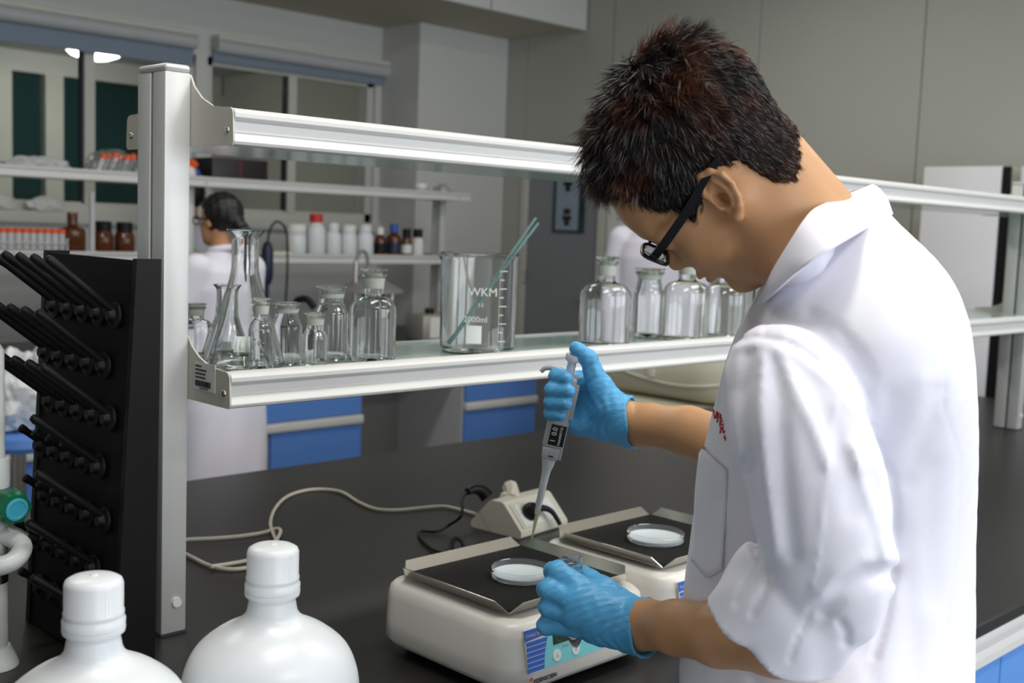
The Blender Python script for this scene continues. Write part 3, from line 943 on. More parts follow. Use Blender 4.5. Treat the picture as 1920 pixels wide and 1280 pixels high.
# plugs
pl = thing('black_plug', 'black plug in the front face of the socket block with cord running right', 'plug', SF(0.052, sl_ * 0.5, 0.0045))
q = (ux * 0 + (uy * sn.y + Vector((0, 0, sn.z)))).to_track_quat('Z', 'Y').to_matrix()
MB().lathe([(0, 0.0), (0.019, 0.0), (0.021, 0.006), (0.019, 0.016), (0.013, 0.024), (0, 0.026)], 24, SF(0.052, sl_ * 0.5, 0.0047), q).build('plug_body', MT['black'], pl, 40)
MB().tube([SF(0.052, sl_ * 0.5, 0.018), SF(0.075, sl_ * 0.42, 0.028), SF(0.095, sl_ * 0.2, 0.028), SF(0.105, -0.02, 0.02)], lambda u: 0.0085 - 0.004 * u, 12, 5).build('strain_relief', MT['black'], pl, 60)
e0 = SF(0.104, -0.018, 0.02)
e1 = Vector(at_z(1075, 1022, Zb + 0.0048))
MB().tube([e0, e0 + Vector((0.02, -0.03, -0.008)), e1, Vector((1.70, 1.50, Zb + 0.0048)), Vector((1.66, 1.42, Zb + 0.0048))], 0.003, 8, 5).build('cord', MT['black'], pl, 60)
pl = thing('black_plug', 'black plug on the back of the socket block with cord looping left', 'plug', SB(0.045, WB * 0.72, 0.05))
B, C_ = SB(-0.006, 0.150, 0.078), SB(-0.040, 0.135, 0.070)
MB().tube([SB(0.040, 0.130, 0.062), SB(0.032, 0.142, 0.076), SB(0.014, 0.150, 0.081), B], lambda u: 0.017 - 0.009 * u, 14, 4).build('plug_body', MT['black'], pl, 60)
cp_ = [B, C_, SB(-0.075, 0.105, 0.045), Vector(at_z(842, 984, Zb + .016)), Vector(at_z(820, 996, Zb + .006)), Vector(at_z(787, 996, Zb + .0052)), Vector(at_z(792, 1012, Zb + .0052)), Vector(at_z(812, 1030, Zb + .0052)), Vector(at_z(838, 1047, Zb + .0052)), Vector((1.30, 1.50, Zb + .0052))]
MB().tube(cp_, 0.0034, 8, 5).build('cord', MT['black'], pl, 60)
cl = MB()
lp = [Vector(at_z(836, 1042, Zb + .006)), Vector(at_d(842, 1020, 2.36)), Vector(at_d(855, 1008, 2.37)), Vector(at_d(867, 1015, 2.36)), Vector(at_z(872, 1036, Zb + .006)), Vector(at_d(863, 1014, 2.33)), Vector(at_d(851, 1014, 2.33)), Vector(at_z(846, 1040, Zb + .006))]
cl.tube(lp, 0.003, 8, 5).build('cord_loop', MT['black'], pl, 60)
pl = thing('white_plug', 'white plug on the back of the socket block', 'plug', SB(0.075, WB * 0.72, 0.05))
MB().tube([SB(0.10, WB * 0.62 + .028, 0.078), Vector(at_d(962, 936, 2.56)), Vector(at_d(945, 932, 2.58))], lambda u: 0.018 - 0.004 * u, 8, 2).build('plug_body', MT['cable'], pl, 30)

# ------------------------------------------------------------------ bottles and small things on the far shelf and far bench
ZL = 1.262 + 0.043 + 0.0005         # top of the lower glass of the far shelf
ZU = 1.655 + 0.008 + 0.0005         # top of the upper glass


def far_bottle(name, label, cat, x, y, R, H, neck, body_m, cap_m, caph, group, z=ZL, label_m=None, cap_r=1.25):
    t = thing(name, label, cat, (x, y, z), group)
    hs = H - caph
    prof = [(0, 0)] + [(R * 0.9, 0), (R, 0.006), (R, hs * 0.66)] + interp_prof([(R, hs * 0.66), (R * 0.92, hs * 0.76), (neck * 1.3, hs * 0.86), (neck, hs * 0.93), (neck, hs)], 4)[1:] + [(0, hs)]
    MB().lathe(prof, 26, (x, y, z)).build('bottle_body', body_m, t, 50)
    MB().lathe([(0, hs - 0.012), (neck * cap_r, hs - 0.012), (neck * cap_r, H - 0.003), (neck * cap_r * 0.9, H), (0, H)], 22, (x, y, z)).build('cap', cap_m, t, 40)
    if label_m:
        MB().lathe([(R + 0.0006, hs * 0.15), (R + 0.0006, hs * 0.55)], 26, (x, y, z)).build('paper_label', label_m, t, 60)
    return t


am = 'amber bottles on the far shelf'
far_bottle('amber_bottle', 'large round amber bottle with tapered stopper on the far shelf', 'bottle', 2.47, 5.505, 0.062, 0.195, 0.020, MT['amber'], MT['amber'], 0.045, am)
far_bottle('amber_bottle', 'wide mouthed amber jar with black lid, nearer to the large amber bottle', 'bottle', 2.625, 5.50, 0.048, 0.157, 0.031, MT['amber'], MT['black'], 0.035, am)
far_bottle('amber_bottle', 'wide mouthed amber jar with black lid, beside the tall post', 'bottle', 2.735, 5.50, 0.050, 0.155, 0.032, MT['amber'], MT['black'], 0.035, am)
wb = 'white plastic bottles on the far shelf'
far_bottle('white_bottle', 'wide white plastic jar, first of the white row behind the woman', 'bottle', 3.76, 5.505, 0.058, 0.175, 0.045, MT['hdpe'], MT['label'], 0.03, wb)
far_bottle('white_bottle', 'tall white plastic bottle with red cap on the far shelf', 'bottle', 3.895, 5.505, 0.055, 0.235, 0.030, MT['hdpe'], MT['red'], 0.035, wb)
far_bottle('white_bottle', 'white plastic bottle with white cap right beside the red capped one', 'bottle', 4.015, 5.505, 0.048, 0.188, 0.026, MT['hdpe'], MT['hdpe'], 0.03, wb)
far_bottle('white_bottle', 'white wide shouldered bottle in the middle of the white row', 'bottle', 4.125, 5.505, 0.050, 0.180, 0.034, MT['hdpe'], MT['label'], 0.03, wb)
far_bottle('white_bottle', 'white plastic bottle next to the small dark bottles', 'bottle', 4.245, 5.505, 0.052, 0.185, 0.032, MT['hdpe'], MT['hdpe'], 0.03, wb)
db = 'small dark bottles on the far shelf'
far_bottle('dark_bottle', 'dark brown bottle with pale cap, first of the dark row', 'bottle', 4.36, 5.505, 0.037, 0.170, 0.017, MT['amber'], MT['label'], 0.03, db, label_m=MT['black'])
far_bottle('dark_bottle', 'dark brown bottle with blue cap on the far shelf', 'bottle', 4.465, 5.505, 0.046, 0.195, 0.020, MT['amber'], MT['bluecap'], 0.04, db, label_m=MT['navy'])
far_bottle('dark_bottle', 'small bottle with black cap and white label beside the blue capped bottle', 'bottle', 4.565, 5.505, 0.033, 0.168, 0.021, MT['amber'], MT['black'], 0.04, db, label_m=MT['label'])
far_bottle('dark_bottle', 'small bottle with black cap and white label nearest to the shelf end', 'bottle', 4.655, 5.505, 0.036, 0.168, 0.024, MT['label'], MT['black'], 0.04, db)
far_bottle('white_jar', 'small white jar with flat lid on the upper far shelf', 'jar', 4.66, 5.5, 0.042, 0.09, 0.040, MT['hdpe'], MT['label'], 0.02, None, z=ZU, cap_r=1.03)
# rack of orange capped tubes
t = thing('tube_rack', 'clear rack holding the row of orange capped tubes', 'rack', (2.24, 5.46, ZL))
MB().box(2.06, 2.42, 5.435, 5.485, ZL, ZL + 0.006).build('rack_base', MT['lgrey'], t)
for x in (2.062, 2.414):
    MB().box(x, x + 0.005, 5.435, 5.485, ZL, ZL + 0.07).build('rack_side', MT['lgrey'], t)
rp = MB()
MB().box(2.062, 2.419, 5.435, 5.439, ZL + 0.045, ZL + 0.05).box(2.062, 2.419, 5.481, 5.485, ZL + 0.045, ZL + 0.05).build('rack_rail', MT['lgrey'], t)
tb0 = None
for j in range(10):
    x = 2.088 + 0.0345 * j
    if tb0 is None:
        tb0 = thing('sample_tube', 'leftmost of the ten orange capped sample tubes', 'tube', (x, 5.46, ZL + 0.0065), 'orange capped tubes in the far rack')
        MB().lathe([(0, 0), (0.004, 0.001), (0.0135, 0.018), (0.0145, 0.085), (0, 0.085)], 16, (x, 5.46, ZL + 0.0065)).build('tube_body', MT['film'], tb0, 50)
        MB().lathe([(0, 0.086), (0.017, 0.086), (0.017, 0.104), (0.015, 0.106), (0, 0.106)], 16, (x, 5.46, ZL + 0.0065)).build('screw_cap', MT['orange'], tb0, 40)
    else:
        c = copy_tree(tb0)
        c.location.x = x
        c['label'] = ['', 'second', 'third', 'fourth', 'fifth', 'sixth', 'seventh', 'eighth', 'ninth', 'tenth'][j] + ' from the left of the ten orange capped sample tubes'
# tall measuring cylinder
t = thing('measuring_cylinder', 'tall slim measuring cylinder between the amber bottles', 'cylinder', (2.555, 5.475, ZL))
MB().lathe([(0, 0), (0.028, 0), (0.028, 0.006), (0.014, 0.014), (0.014, 0.285), (0.017, 0.295), (0.0155, 0.296), (0.0125, 0.285), (0.0125, 0.018), (0, 0.018)], 20, (2.555, 5.475, ZL)).build('glass_body', MT['film'], t, 50)


def blob(name, m, parent, c, r, seed, amp=0.25, sub=4, freq=9.0, flat=True):
    """crumpled closed surface"""
    bm = bmesh.new()
    bmesh.ops.create_icosphere(bm, subdivisions=sub, radius=1)
    from mathutils import noise
    for v in bm.verts:
        n = v.co.copy()
        q = Vector((n.x * r[0], n.y * r[1], n.z * r[2]))
        k = 1 + amp * noise.noise(n * 2.3 + Vector((seed, 0, 0))) + amp * 0.6 * abs(noise.noise(n * freq * 0.6 + Vector((0, seed, 0))))
        q *= k
        if flat and q.z < -r[2] * 0.75:
            q.z = -r[2] * 0.75
        v.co = q + Vector(c)
    bm.verts.index_update()
    o = MB().add([v.co for v in bm.verts], [[v.index for v in f.verts] for f in bm.faces]).build(name, m, parent)
    bm.free()
    return o


t = thing('plastic_bag', 'crumpled clear plastic bag lying on the upper far shelf', 'bag', (2.35, 5.5, ZU), 'plastic bags on the upper far shelf')
blob('film', MT['film'], t, (2.32, 5.555, ZU + 0.042), (0.15, 0.085, 0.05), 1.0, 0.35)
t = thing('plastic_bag', 'clear plastic bag of orange capped tubes on the upper far shelf', 'bag', (2.68, 5.52, ZU), 'plastic bags on the upper far shelf')
blob('film', MT['clearplast'], t, (2.70, 5.56, ZU + 0.066), (0.13, 0.085, 0.08), 5.0, 0.22)
oc = MB()
for j in range(6):
    a = Vector((2.62 + 0.032 * j, 5.50 + 0.01 * (j % 2), ZU + 0.10 + 0.006 * (j % 3)))
    c_ = MB().cone(a, a + Vector((0.01, 0.0, 0.022)), 0.017, 0.016, 12).build('tube_cap', MT['orange'], t, 40)
    MB().cone(a - Vector((0.03, 0, 0.075)), a, 0.012, 0.015, 10).build('tube_body', MT['film'], c_, 50)
t = thing('dark_crate', 'dark box with reddish stripes on the upper far shelf', 'box', (3.37, 5.58, ZU))
MB().box(3.20, 3.54, 5.46, 5.68, ZU, ZU + 0.150, 0.006).build('body', mat('dark_maroon', (34, 26, 30), 0.4), t, 40)
MB().box(3.36, 3.375, 5.457, 5.461, ZU + 0.01, ZU + 0.14).build('stripe', mat('dull_red', (92, 32, 40), 0.5), t)
t = thing('wrapped_pack', 'torn white and red wrapped pack leaning by the shelf plate', 'pack', (3.10, 5.5, ZU))
blob('wrapper', MT['label'], t, (3.062, 5.476, ZU + 0.05), (0.045, 0.03, 0.06), 3.0, 0.35, 3)
blob('red_flap', MT['orange'], t, (3.078, 5.472, ZU + 0.105), (0.038, 0.024, 0.028), 7.0, 0.4, 3, flat=False)
blob('blue_print', MT['bluecap'], t, (3.118, 5.466, ZU + 0.065), (0.014, 0.01, 0.018), 2.0, 0.2, 2, flat=False)
# crumpled things on the window sill
for k, (x, rx, lab) in enumerate(((2.57, 0.06, 'small crumpled white packet on the window sill at the left edge'), (2.80, 0.10, 'crumpled white packet on the window sill behind the amber bottles'))):
    t = thing('crumpled_packet', lab, 'packet', (x, YW - 0.035, 1.5), 'packets on the window sill')
    blob('paper', MT['label'], t, (x, YW - 0.03, 1.5 + 0.034), (rx, 0.035, 0.045), 11 + k, 0.3, 3)
# yellow strip lying on the far shelf
t = thing('yellow_folder', 'flat yellow folder lying on the far shelf beside the woman', 'folder', (3.60, 5.48, ZL))
MB().box(3.43, 3.690, 5.44, 5.56, ZL, ZL + 0.022, 0.003).build('cover', MT['yellow'], t)
MB().box(3.435, 3.685, 5.437, 5.44, ZL + 0.004, ZL + 0.018).build('sheets', MT['label'], t)
# hanging meter with looped lead
t = thing('handheld_probe', 'dark blue probe with looped black lead behind the woman', 'probe', (3.48, 5.36, 0.851))
MB().lathe([(0, 0), (0.06, 0), (0.06, 0.02), (0.012, 0.03), (0.012, 0.30), (0, 0.30)], 20, (3.48, 5.36, 0.851)).build('stand', MT['navy'], t, 40)
MB().lathe([(0, 0.30), (0.02, 0.30), (0.032, 0.34), (0.033, 0.48), (0.022, 0.52), (0.01, 0.53), (0, 0.53)], 20, (3.48, 5.36, 0.851)).build('probe_body', MT['navy'], t, 40)
MB().tube([(3.48, 5.36, 1.375), (3.49, 5.35, 1.45), (3.53, 5.35, 1.49), (3.58, 5.35, 1.46), (3.60, 5.35, 1.37), (3.60, 5.35, 1.15), (3.58, 5.35, 0.86)], 0.006, 8, 5).build('lead', MT['black'], t, 60)
# stirrer stand: domed plate on a rod with a bent hook
t = thing('stirrer_stand', 'grey overhead stirrer stand with wide hood on the far bench', 'stand', (3.86, 4.98, 0.851))
MB().box(3.74, 3.98, 4.92, 5.10, 0.851, 0.869, 0.004).build('stand_base', MT['grey'], t, 40)
MB().cone((3.80, 5.0, 0.869), (3.80, 5.0, 1.30), 0.012).build('rod', MT['steel'], t, 40)
MB().cone((4.02, 5.0, 0.851), (4.06, 5.0, 1.14), 0.009).build('leg', MT['steel'], t, 40)
MB().lathe(interp_prof([(0.0, 0.10), (0.05, 0.095), (0.09, 0.06), (0.17, 0.018), (0.185, 0.0), (0.16, 0.0)], 4), 30, (3.90, 5.0, 1.13)).build('hood', MT['grey'], t, 60)
MB().tube([(3.80, 5.0, 1.22), (3.805, 5.0, 1.30), (3.83, 5.0, 1.345), (3.865, 5.0, 1.34), (3.88, 5.0, 1.28), (3.86, 5.0, 1.22)], 0.010, 10, 5).build('hook', MT['grey'], t, 60)
# solvent can
t = thing('solvent_can', 'square grey metal can with blue corner label on the far bench', 'can', (4.34, 5.0, 0.851))
MB().box(4.22, 4.46, 4.92, 5.08, 0.851, 1.000, 0.012).build('body', mat('tin_plate', (176, 172, 164), 0.4, metal=0.5), t, 40)
MB().cone((4.33, 5.0, 1.0), (4.33, 5.0, 1.03), 0.028, 0.026).build('cap', MT['black'], t, 40)
MB().box(4.27, 4.458, 4.9185, 4.9195, 0.868, 0.985).build('paper_label', MT['label'], t)
MB().prism([(4.34, 0.870), (4.455, 0.870), (4.455, 0.965), (4.41, 0.945), (4.37, 0.915)], 'y', 4.9172, 4.9183).build('blue_print', MT['bluecap'], t)
# black rubber tap between the bottles, on the far bench
t = thing('rubber_tap', 'small black rubber tap seen between the near glass bottles', 'tap', (3.43, 5.02, 0.851))
MB().cone((3.43, 5.02, 0.851), (3.43, 5.02, 1.05), 0.014).build('column', MT['black'], t, 40)
MB().tube([(3.43, 5.02, 1.05), (3.43, 5.0, 1.09), (3.46, 4.96, 1.10), (3.48, 4.92, 1.06)], 0.018, 10, 4).build('spout', MT['black'], t, 60)
# white wrapped stuff between the tap and the drying rack
P = at_d(34, 806, 4.25)
sx_, sy_, sz_ = float(P[0]), float(P[1]), float(P[2])
t = thing('lab_stool', 'blue lab stool behind the tap at the left edge, carrying a white bag', 'stool', (sx_, sy_, 0))
MB().lathe([(0, sz_ - .06), (.16, sz_ - .06), (.175, sz_ - .04), (.17, sz_ - .008), (.15, sz_), (0, sz_)], 32, (sx_, sy_, 0)).build('seat', MT['blue'], t, 40)
MB().lathe([(0, .05), (.03, .05), (.028, sz_ - .06), (0, sz_ - .06)], 20, (sx_, sy_, 0)).build('column', MT['steel'], t, 40)
for k in range(5):
    a = 2 * PI * k / 5
    MB().cone((sx_, sy_, .07), (sx_ + .25 * math.cos(a), sy_ + .25 * math.sin(a), .035), .018, .014, 12).build('leg', MT['steel'], t, 40)
    MB().cone((sx_ + .25 * math.cos(a), sy_ + .25 * math.sin(a), .001), (sx_ + .25 * math.cos(a), sy_ + .25 * math.sin(a), .035), .02, .02, 12).build('glide', MT['black'], t, 40)
t = thing('white_bag', 'crumpled white plastic bag with clear film between the tap and the rack', 'bag', (sx_, sy_, sz_ + .001))
blob('bag_body', MT['hdpe'], t, (sx_, sy_, sz_ + .125), (.115, .115, .155), 9.0, 0.28)
blob('film', MT['film'], t, (sx_ + .07, sy_ - .06, sz_ + .20), (.06, .06, .11), 4.0, 0.4, 3, flat=False)
MB().tube([(sx_ + .06, sy_ - .13, sz_ + .05), (sx_ + .12, sy_ - .12, sz_ + .12), (sx_ + .14, sy_ - .08, sz_ + .22), (sx_ + .06, sy_ - .06, sz_ + .27)], .006, 8, 5).build('handle', MT['clearplast'], t, 60)
t = thing('yellow_bin', 'pale green and yellow box on the far bench at the left edge', 'box', (1.80, 5.45, 0.851))
MB().box(1.70, 1.98, 5.36, 5.56, 0.851, 1.04, 0.008).build('body', mat('pale_green', (196, 206, 170), 0.5), t, 40)
MB().box(1.70, 1.98, 5.355, 5.36, 0.98, 1.035).build('stripe', MT['yellow'], t)

# ------------------------------------------------------------------ beige centrifuge standing beyond the near bench
cx, cy = 4.20, 3.02
t = thing('floor_centrifuge', 'beige floor centrifuge with rounded lid behind the outstretched arm', 'machine', (cx, cy, 0))
MB().box(cx - 0.36, cx + 0.36, cy - 0.36, cy + 0.36, 0.03, 0.80, 0.05, 4).build('body', MT['cream'], t, 40)
lid = MB().box(cx - 0.35, cx + 0.35, cy - 0.35, cy + 0.35, 0.805, 1.09, 0.135, 7).build('lid', MT['cream'], t, 40)
MB().tube([(cx - 0.351, cy + 0.20, 0.93), (cx - 0.352, cy + 0.1, 0.905), (cx - 0.352, cy - 0.1, 0.885), (cx - 0.345, cy - 0.24, 0.89), (cx - 0.30, cy - 0.315, 0.90), (cx - 0.2, cy - 0.352, 0.90), (cx + 0.2, cy - 0.352, 0.90)], 0.005, 8, 4).build('lid_seam', MT['offwhite'], lid, 60)
MB().box(cx - 0.362, cx - 0.34, cy - 0.03, cy + 0.01, 0.90, 0.965, 0.008, 2).build('lid_tab', MT['offwhite'], lid, 40)
for sx in (-0.28, 0.28):
    for sy in (-0.25, 0.25):
        MB().cone((cx + sx, cy + sy, 0.0), (cx + sx, cy + sy, 0.03), 0.03).build('foot', MT['black'], t, 40)

# ------------------------------------------------------------------ orbital shakers
def shaker(x0, y0, label):
    """x0, y0: world position of the centre of the platform"""
    zt = 0.972
    t = thing('orbital_shaker', label, 'shaker', (x0, y0, 0.85), 'orbital shakers on the worktop')
    # housing: rounded footprint, sides drawn in slightly at the top edge
    def ring(hx, hy, r, z, front=0.0):
        out = []
        for cx_, cy_, a0 in ((hx - r, hy - r, 0), (-hx + r, hy - r, 90), (-hx + r, -hy + r - front, 180), (hx - r, -hy + r - front, 270)):
            for k in range(9):
                a = math.radians(a0 + k * 90 / 8)
                out.append((x0 + cx_ + r * math.cos(a), y0 + cy_ + r * math.sin(a), z))
        return out
    rings = [ring(.136, .130, .035, .862, .006), ring(.152, .142, .045, .866, .010), ring(.158, .149, .045, .876, .009), ring(.157, .149, .044, .900, .0055), ring(.154, .147, .040, .938, .0015), ring(.151, .145, .038, .952, .0015), ring(.146, .139, .036, .9585), ring(.139, .132, .030, .961), ring(.12, .11, .03, .9615)]
    m = MB()
    n = 36
    vs = sum(rings, [])
    fs = [(i * n + k, i * n + (k + 1) % n, (i + 1) * n + (k + 1) % n, (i + 1) * n + k) for i in range(len(rings) - 1) for k in range(n)]
    fs += [tuple(range(n))[::-1], tuple((len(rings) - 1) * n + k for k in range(n))]
    m.add(vs, fs).build('housing', MT['abs'], t, 50)
    b = MB()
    r0, r1 = ring(.13, .125, .03, .8545), ring(.137, .131, .034, .864)
    b.add(r0 + r1, [(k, (k + 1) % n, n + (k + 1) % n, n + k) for k in range(n)] + [tuple(range(n))[::-1], tuple(range(n, 2 * n))]).build('base_skirt', MT['black'], t, 50)
    for sx in (-.10, .10):
        for sy in (-.10, .10):
            MB().cone((x0 + sx, y0 + sy, .8503), (x0 + sx, y0 + sy, .856), .014, .013, 16).build('rubber_foot', MT['black'], t, 40)
    # platform: steel sheet with four turned-up flanges and a black mat
    px_, py_ = .128, .114
    pl = MB().box(x0 - px_, x0 + px_, y0 - py_, y0 + py_, zt - .0045, zt - .003).build('platform', MT['steel'], t)
    MB().box(x0 - px_ + .001, x0 + px_ - .001, y0 - py_ + .001, y0 + py_ - .001, zt - .003, zt).build('rubber_mat', MT['blackmatt'], pl)
    MB().lathe([(.02, .9612), (.02, zt - .0045)], 20, (x0, y0, 0)).build('drive_shaft', MT['steel'], pl, 40)
    th = .0012
    o, u, c = .015, .013, .013
    for ax, sg in (('x', -1), ('x', 1), ('y', -1), ('y', 1)):
        if ax == 'x':
            e = x0 + sg * px_
            a = [(e, y0 - py_, zt - .004), (e, y0 + py_, zt - .004), (e + sg * o, y0 + py_ - c, zt + u), (e + sg * o, y0 - py_ + c, zt + u)]
        else:
            e = y0 + sg * py_
            a = [(x0 - px_, e, zt - .004), (x0 + px_, e, zt - .004), (x0 + px_ - c, e + sg * o, zt + u), (x0 - px_ + c, e + sg * o, zt + u)]
        nrm = (Vector(a[1]) - Vector(a[0])).cross(Vector(a[2]) - Vector(a[1])).normalized() * th
        vs = a + [tuple(Vector(q) + nrm) for q in a]
        MB().add(vs, [(3, 2, 1, 0), (4, 5, 6, 7), (0, 1, 5, 4), (1, 2, 6, 5), (2, 3, 7, 6), (3, 0, 4, 7)]).build('flange', MT['steel'], pl)
    # control panel on the front, leaning with the housing
    pb, pt_ = Vector((0, -0.1592, .880)), Vector((0, -0.1482, .9535))
    up_ = (pt_ - pb).normalized()
    nn = Vector((0, up_.z * -1, up_.y)).normalized()
    if nn.y > 0:
        nn = -nn

    def F(a, q, h):
        v = pb + up_ * q + nn * h
        return (x0 + a, y0 + v.y, v.z)

    def flat(pts, h, th_=0.0006):
        n_ = len(pts)
        vs = [F(a, q, h) for a, q in pts] + [F(a, q, h - th_) for a, q in pts]
        return MB().add(vs, [tuple(range(n_)), tuple(range(n_, 2 * n_))[::-1]] + [(i, (i + 1) % n_, n_ + (i + 1) % n_, n_ + i) for i in range(n_)])
    Lx, Rx, T_, B_ = -.128, .112, .0735, .0125
    curve = [(-.079 - .018 * math.sin(k / 10 * PI * .5) * 1.0, T_ - (T_ - B_) * k / 10) for k in range(11)]
    cp = flat([(Lx, B_ + .004), (Lx + .004, B_), (Rx, B_), (Rx, T_), (Lx - .004, T_)], .0008, .0030).build('control_panel', MT['label'], t)
    flat([(Lx - .004, T_)] + [(Lx - .004, T_ - .0155)] + [q for q in curve if q[1] <= T_][:3][::-1], .0016).build('blue_stripe', MT['shakerblue'], cp)
    for k in range(6):
        q1 = T_ - .0170 - k * .0073
        q0 = q1 - .0060
        def cx_at(q):
            k_ = (T_ - q) / (T_ - B_)
            return -.079 - .018 * math.sin(k_ * PI * .5)
        flat([(Lx - .001, q0), (cx_at(q0), q0), (cx_at(q1), q1), (Lx - .001, q1)], .0016).build('blue_stripe', MT['shakerblue'], cp)
    flat([(Rx - .001, B_ + .001), (Rx - .001, T_ - .001)] + [(q[0] + .0005, min(max(q[1], B_ + .001), T_ - .001)) for q in curve], .0015).build('aqua_field', MT['shakeraqua'], cp)
    dp = flat([(-.076, .042), (.0, .042), (.0, .066), (-.076, .066)], .0021).build('display', MT['lcd'], cp)
    for k in range(3):
        a = -.070 + .022 * k
        s = MB()
        for (p0, p1, q0, q1) in ((.002, .011, .0625, .064), (.002, .011, .0538, .0552), (.002, .011, .0445, .046), (.0, .0016, .0465, .0533), (.0114, .013, .0465, .0533), (.0, .0016, .0557, .062), (.0114, .013, .0557, .062)):
            vs = [F(a + p0, q0, .0023), F(a + p1, q0, .0023), F(a + p1, q1, .0023), F(a + p0, q1, .0023)]
            s.add(vs, [(0, 1, 2, 3)])
        s.build('segment_digit', MT['lcdseg'], dp)
    for k, a in enumerate((-.070, -.030)):
        ring_ = [(a + .0082 * math.cos(i / 20 * 2 * PI), .0262 + .0082 * math.sin(i / 20 * 2 * PI)) for i in range(20)]
        bt = flat(ring_, .0024, .0014).build('button', MT['label'], cp)
        tri = [(a - .0038, .0236), (a + .0038, .0236), (a, .0298)] if k == 0 else [(a + .0038, .0288), (a - .0038, .0288), (a, .0226)]
        flat(tri, .0027).build('arrow_mark', MT['lgrey'], bt)
    xd, yd = Vector((1, 0, 0)), up_
    text('Orbital Shaker', .0068, MT['lgrey'], F(Lx - .002, T_ - .0105, .0019), xd, yd, cp)
    text('Speed', .0062, MT['lgrey'], F(-.058, .0358, .0018), xd, yd, cp)
    # maker's name on the lower front
    fy = y0 - .1588
    text('ESSENSCIEN', .0088, MT['ink'], (x0 - .118, fy - .0004, .8765), xd, Vector((0, .05, 1)), t, name='maker_name')
    lg = MB()
    for k in range(3):
        lg.add([(x0 - .1305 + .003 * k, fy - .0004, 0.8800), (x0 - .124 + .001 * k, fy - .0004, 0.8860 + .001 * k), (x0 - .1225 + .001 * k, fy - .0004, 0.8853)], [(0, 1, 2)])
        lg.add([(x0 - .1305 + .003 * k, fy - .0004, 0.8800), (x0 - .124 + .001 * k, fy - .0004, 0.8743 - .001 * k), (x0 - .1225 + .001 * k, fy - .0004, 0.8750)], [(0, 1, 2)])
    lg.build('maker_logo', MT['orange'], t)
    return t


shaker(1.258, 1.230, 'white orbital shaker in front, under the pipette, with aqua control panel')
shaker(1.612, 1.232, 'white orbital shaker behind, half hidden by the white coat')


def dish(px, py, R, label):
    P = at_z(px, py, .9722)
    x, y, z = float(P[0]), float(P[1]), .9724
    t = thing('petri_dish', label, 'dish', (x, y, z), 'petri dishes on the shaker platforms')
    MB().lathe([(0, 0), (R - .0008, 0), (R, .0008), (R, .0152), (R - .0004, .0158), (R - .0012, .0152), (R - .0012, .0015), (0, .0014)], 64, (x, y, z)).build('dish_wall', MT['clearplast'], t, 50)
    MB().lathe([(0, .0018), (R - .0020, .0018), (R - .0018, .0066), (R - .0026, .0062), (0, .0060)], 64, (x, y, z)).build('milky_gel', MT['gel'], t, 50)
    return t


dish(977, 1081, .0462, 'open petri dish of milky gel on the front shaker')
dish(1229, 1012, .0500, 'open petri dish of milky gel on the rear shaker beside the coat')

# ------------------------------------------------------------------ pipette
A = Vector(at_d(1079, 652, 1.655))
B = Vector(at_d(998, 1011, 1.745))
ax = (B - A).normalized()
LP = (B - A).length
view = (Vector(CP) - (A + B) / 2).normalized()
sd_ = ax.cross(view).normalized()          # across, in the picture plane
fr_ = sd_.cross(ax).normalized()           # towards the room
if fr_.dot(view) < 0:
    fr_ = -fr_
if sd_.dot(Vector(RW @ np.array([1, 0, 0]))) < 0:
    sd_ = -sd_
t = thing('pipette', 'white and grey adjustable pipette held in the gloved right hand', 'pipette', A)
Q = Matrix((sd_, fr_, ax)).transposed()
if Q.determinant() < 0:
    Q = Matrix((sd_, -fr_, ax)).transposed()


def PP(s, f, l):
    return A + sd_ * s + fr_ * f + ax * (l * LP)


def plathe(prof, seg=28, o=(0, 0)):
    return MB().lathe([(r, l * LP) for r, l in prof], seg, A + sd_ * o[0] + fr_ * o[1], Q)


def pbox(s0, s1, f0, f1, l0, l1, bev=0.003, taper=1.0):
    m = MB().box(-1, 1, -1, 1, -1, 1)
    m = MB().box(s0, s1, f0, f1, l0 * LP, l1 * LP, bev, 3)
    m.v = [tuple(A + sd_ * q[0] * (1 if q[2] < (l0 + l1) / 2 * LP else taper) + fr_ * q[1] + ax * q[2]) for q in m.v]
    return m


plathe([(0, 0.028), (.0108, .030), (.0112, .036), (.0112, .058), (.0100, .064), (0.006, .066), (.0062, .069), (.0066, .15), (0, .15)]).build('plunger', MT['hdpe'], t, 40)
pbox(-.0165, .0135, -.0125, .0125, .135, .50, .005).build('handle', MT['lgrey'], t, 40)
pbox(.0085, .0185, -.0100, .0105, .180, .345, .003).build('tip_ejector', MT['lgrey'], t, 40)
hk = [PP(-.010, 0, .150), PP(-.016, 0, .128), PP(-.026, 0, .118), PP(-.036, 0, .128), PP(-.0405, 0, .150)]
MB().tube(hk, lambda u: .0060 - .0030 * u, 12, 5).build('finger_hook', MT['lgrey'], t, 60)
pbox(.0095, .0150, -.006, .006, .345, .56, .002).build('ejector_arm', MT['lgrey'], t, 40)
pbox(-.0150, .0110, -.0120, .0120, .495, .560, .003, .92).build('handle_base', MT['lgrey'], t, 40)
m = MB().add([tuple(PP(s, .0130, l)) for s, l in ((-.004, .534), (.003, .534), (.003, .541), (-.004, .541))], [(0, 1, 2, 3)]).build('window_mark', MT['ink'], t)
pn = pbox(-.0090, .0135, .0118, .0133, .375, .480, .0006).build('volume_window', MT['ink'], t, 40)
xd, yd = -ax, -sd_ * 1.0
text('1  0.0', .0105, MT['mark'], PP(.0008, .0137, .465), -ax, -sd_, pn)
text('FINNPIPETTE', .0050, MT['mark'], PP(.0085, .0137, .474), -ax, -sd_, pn)
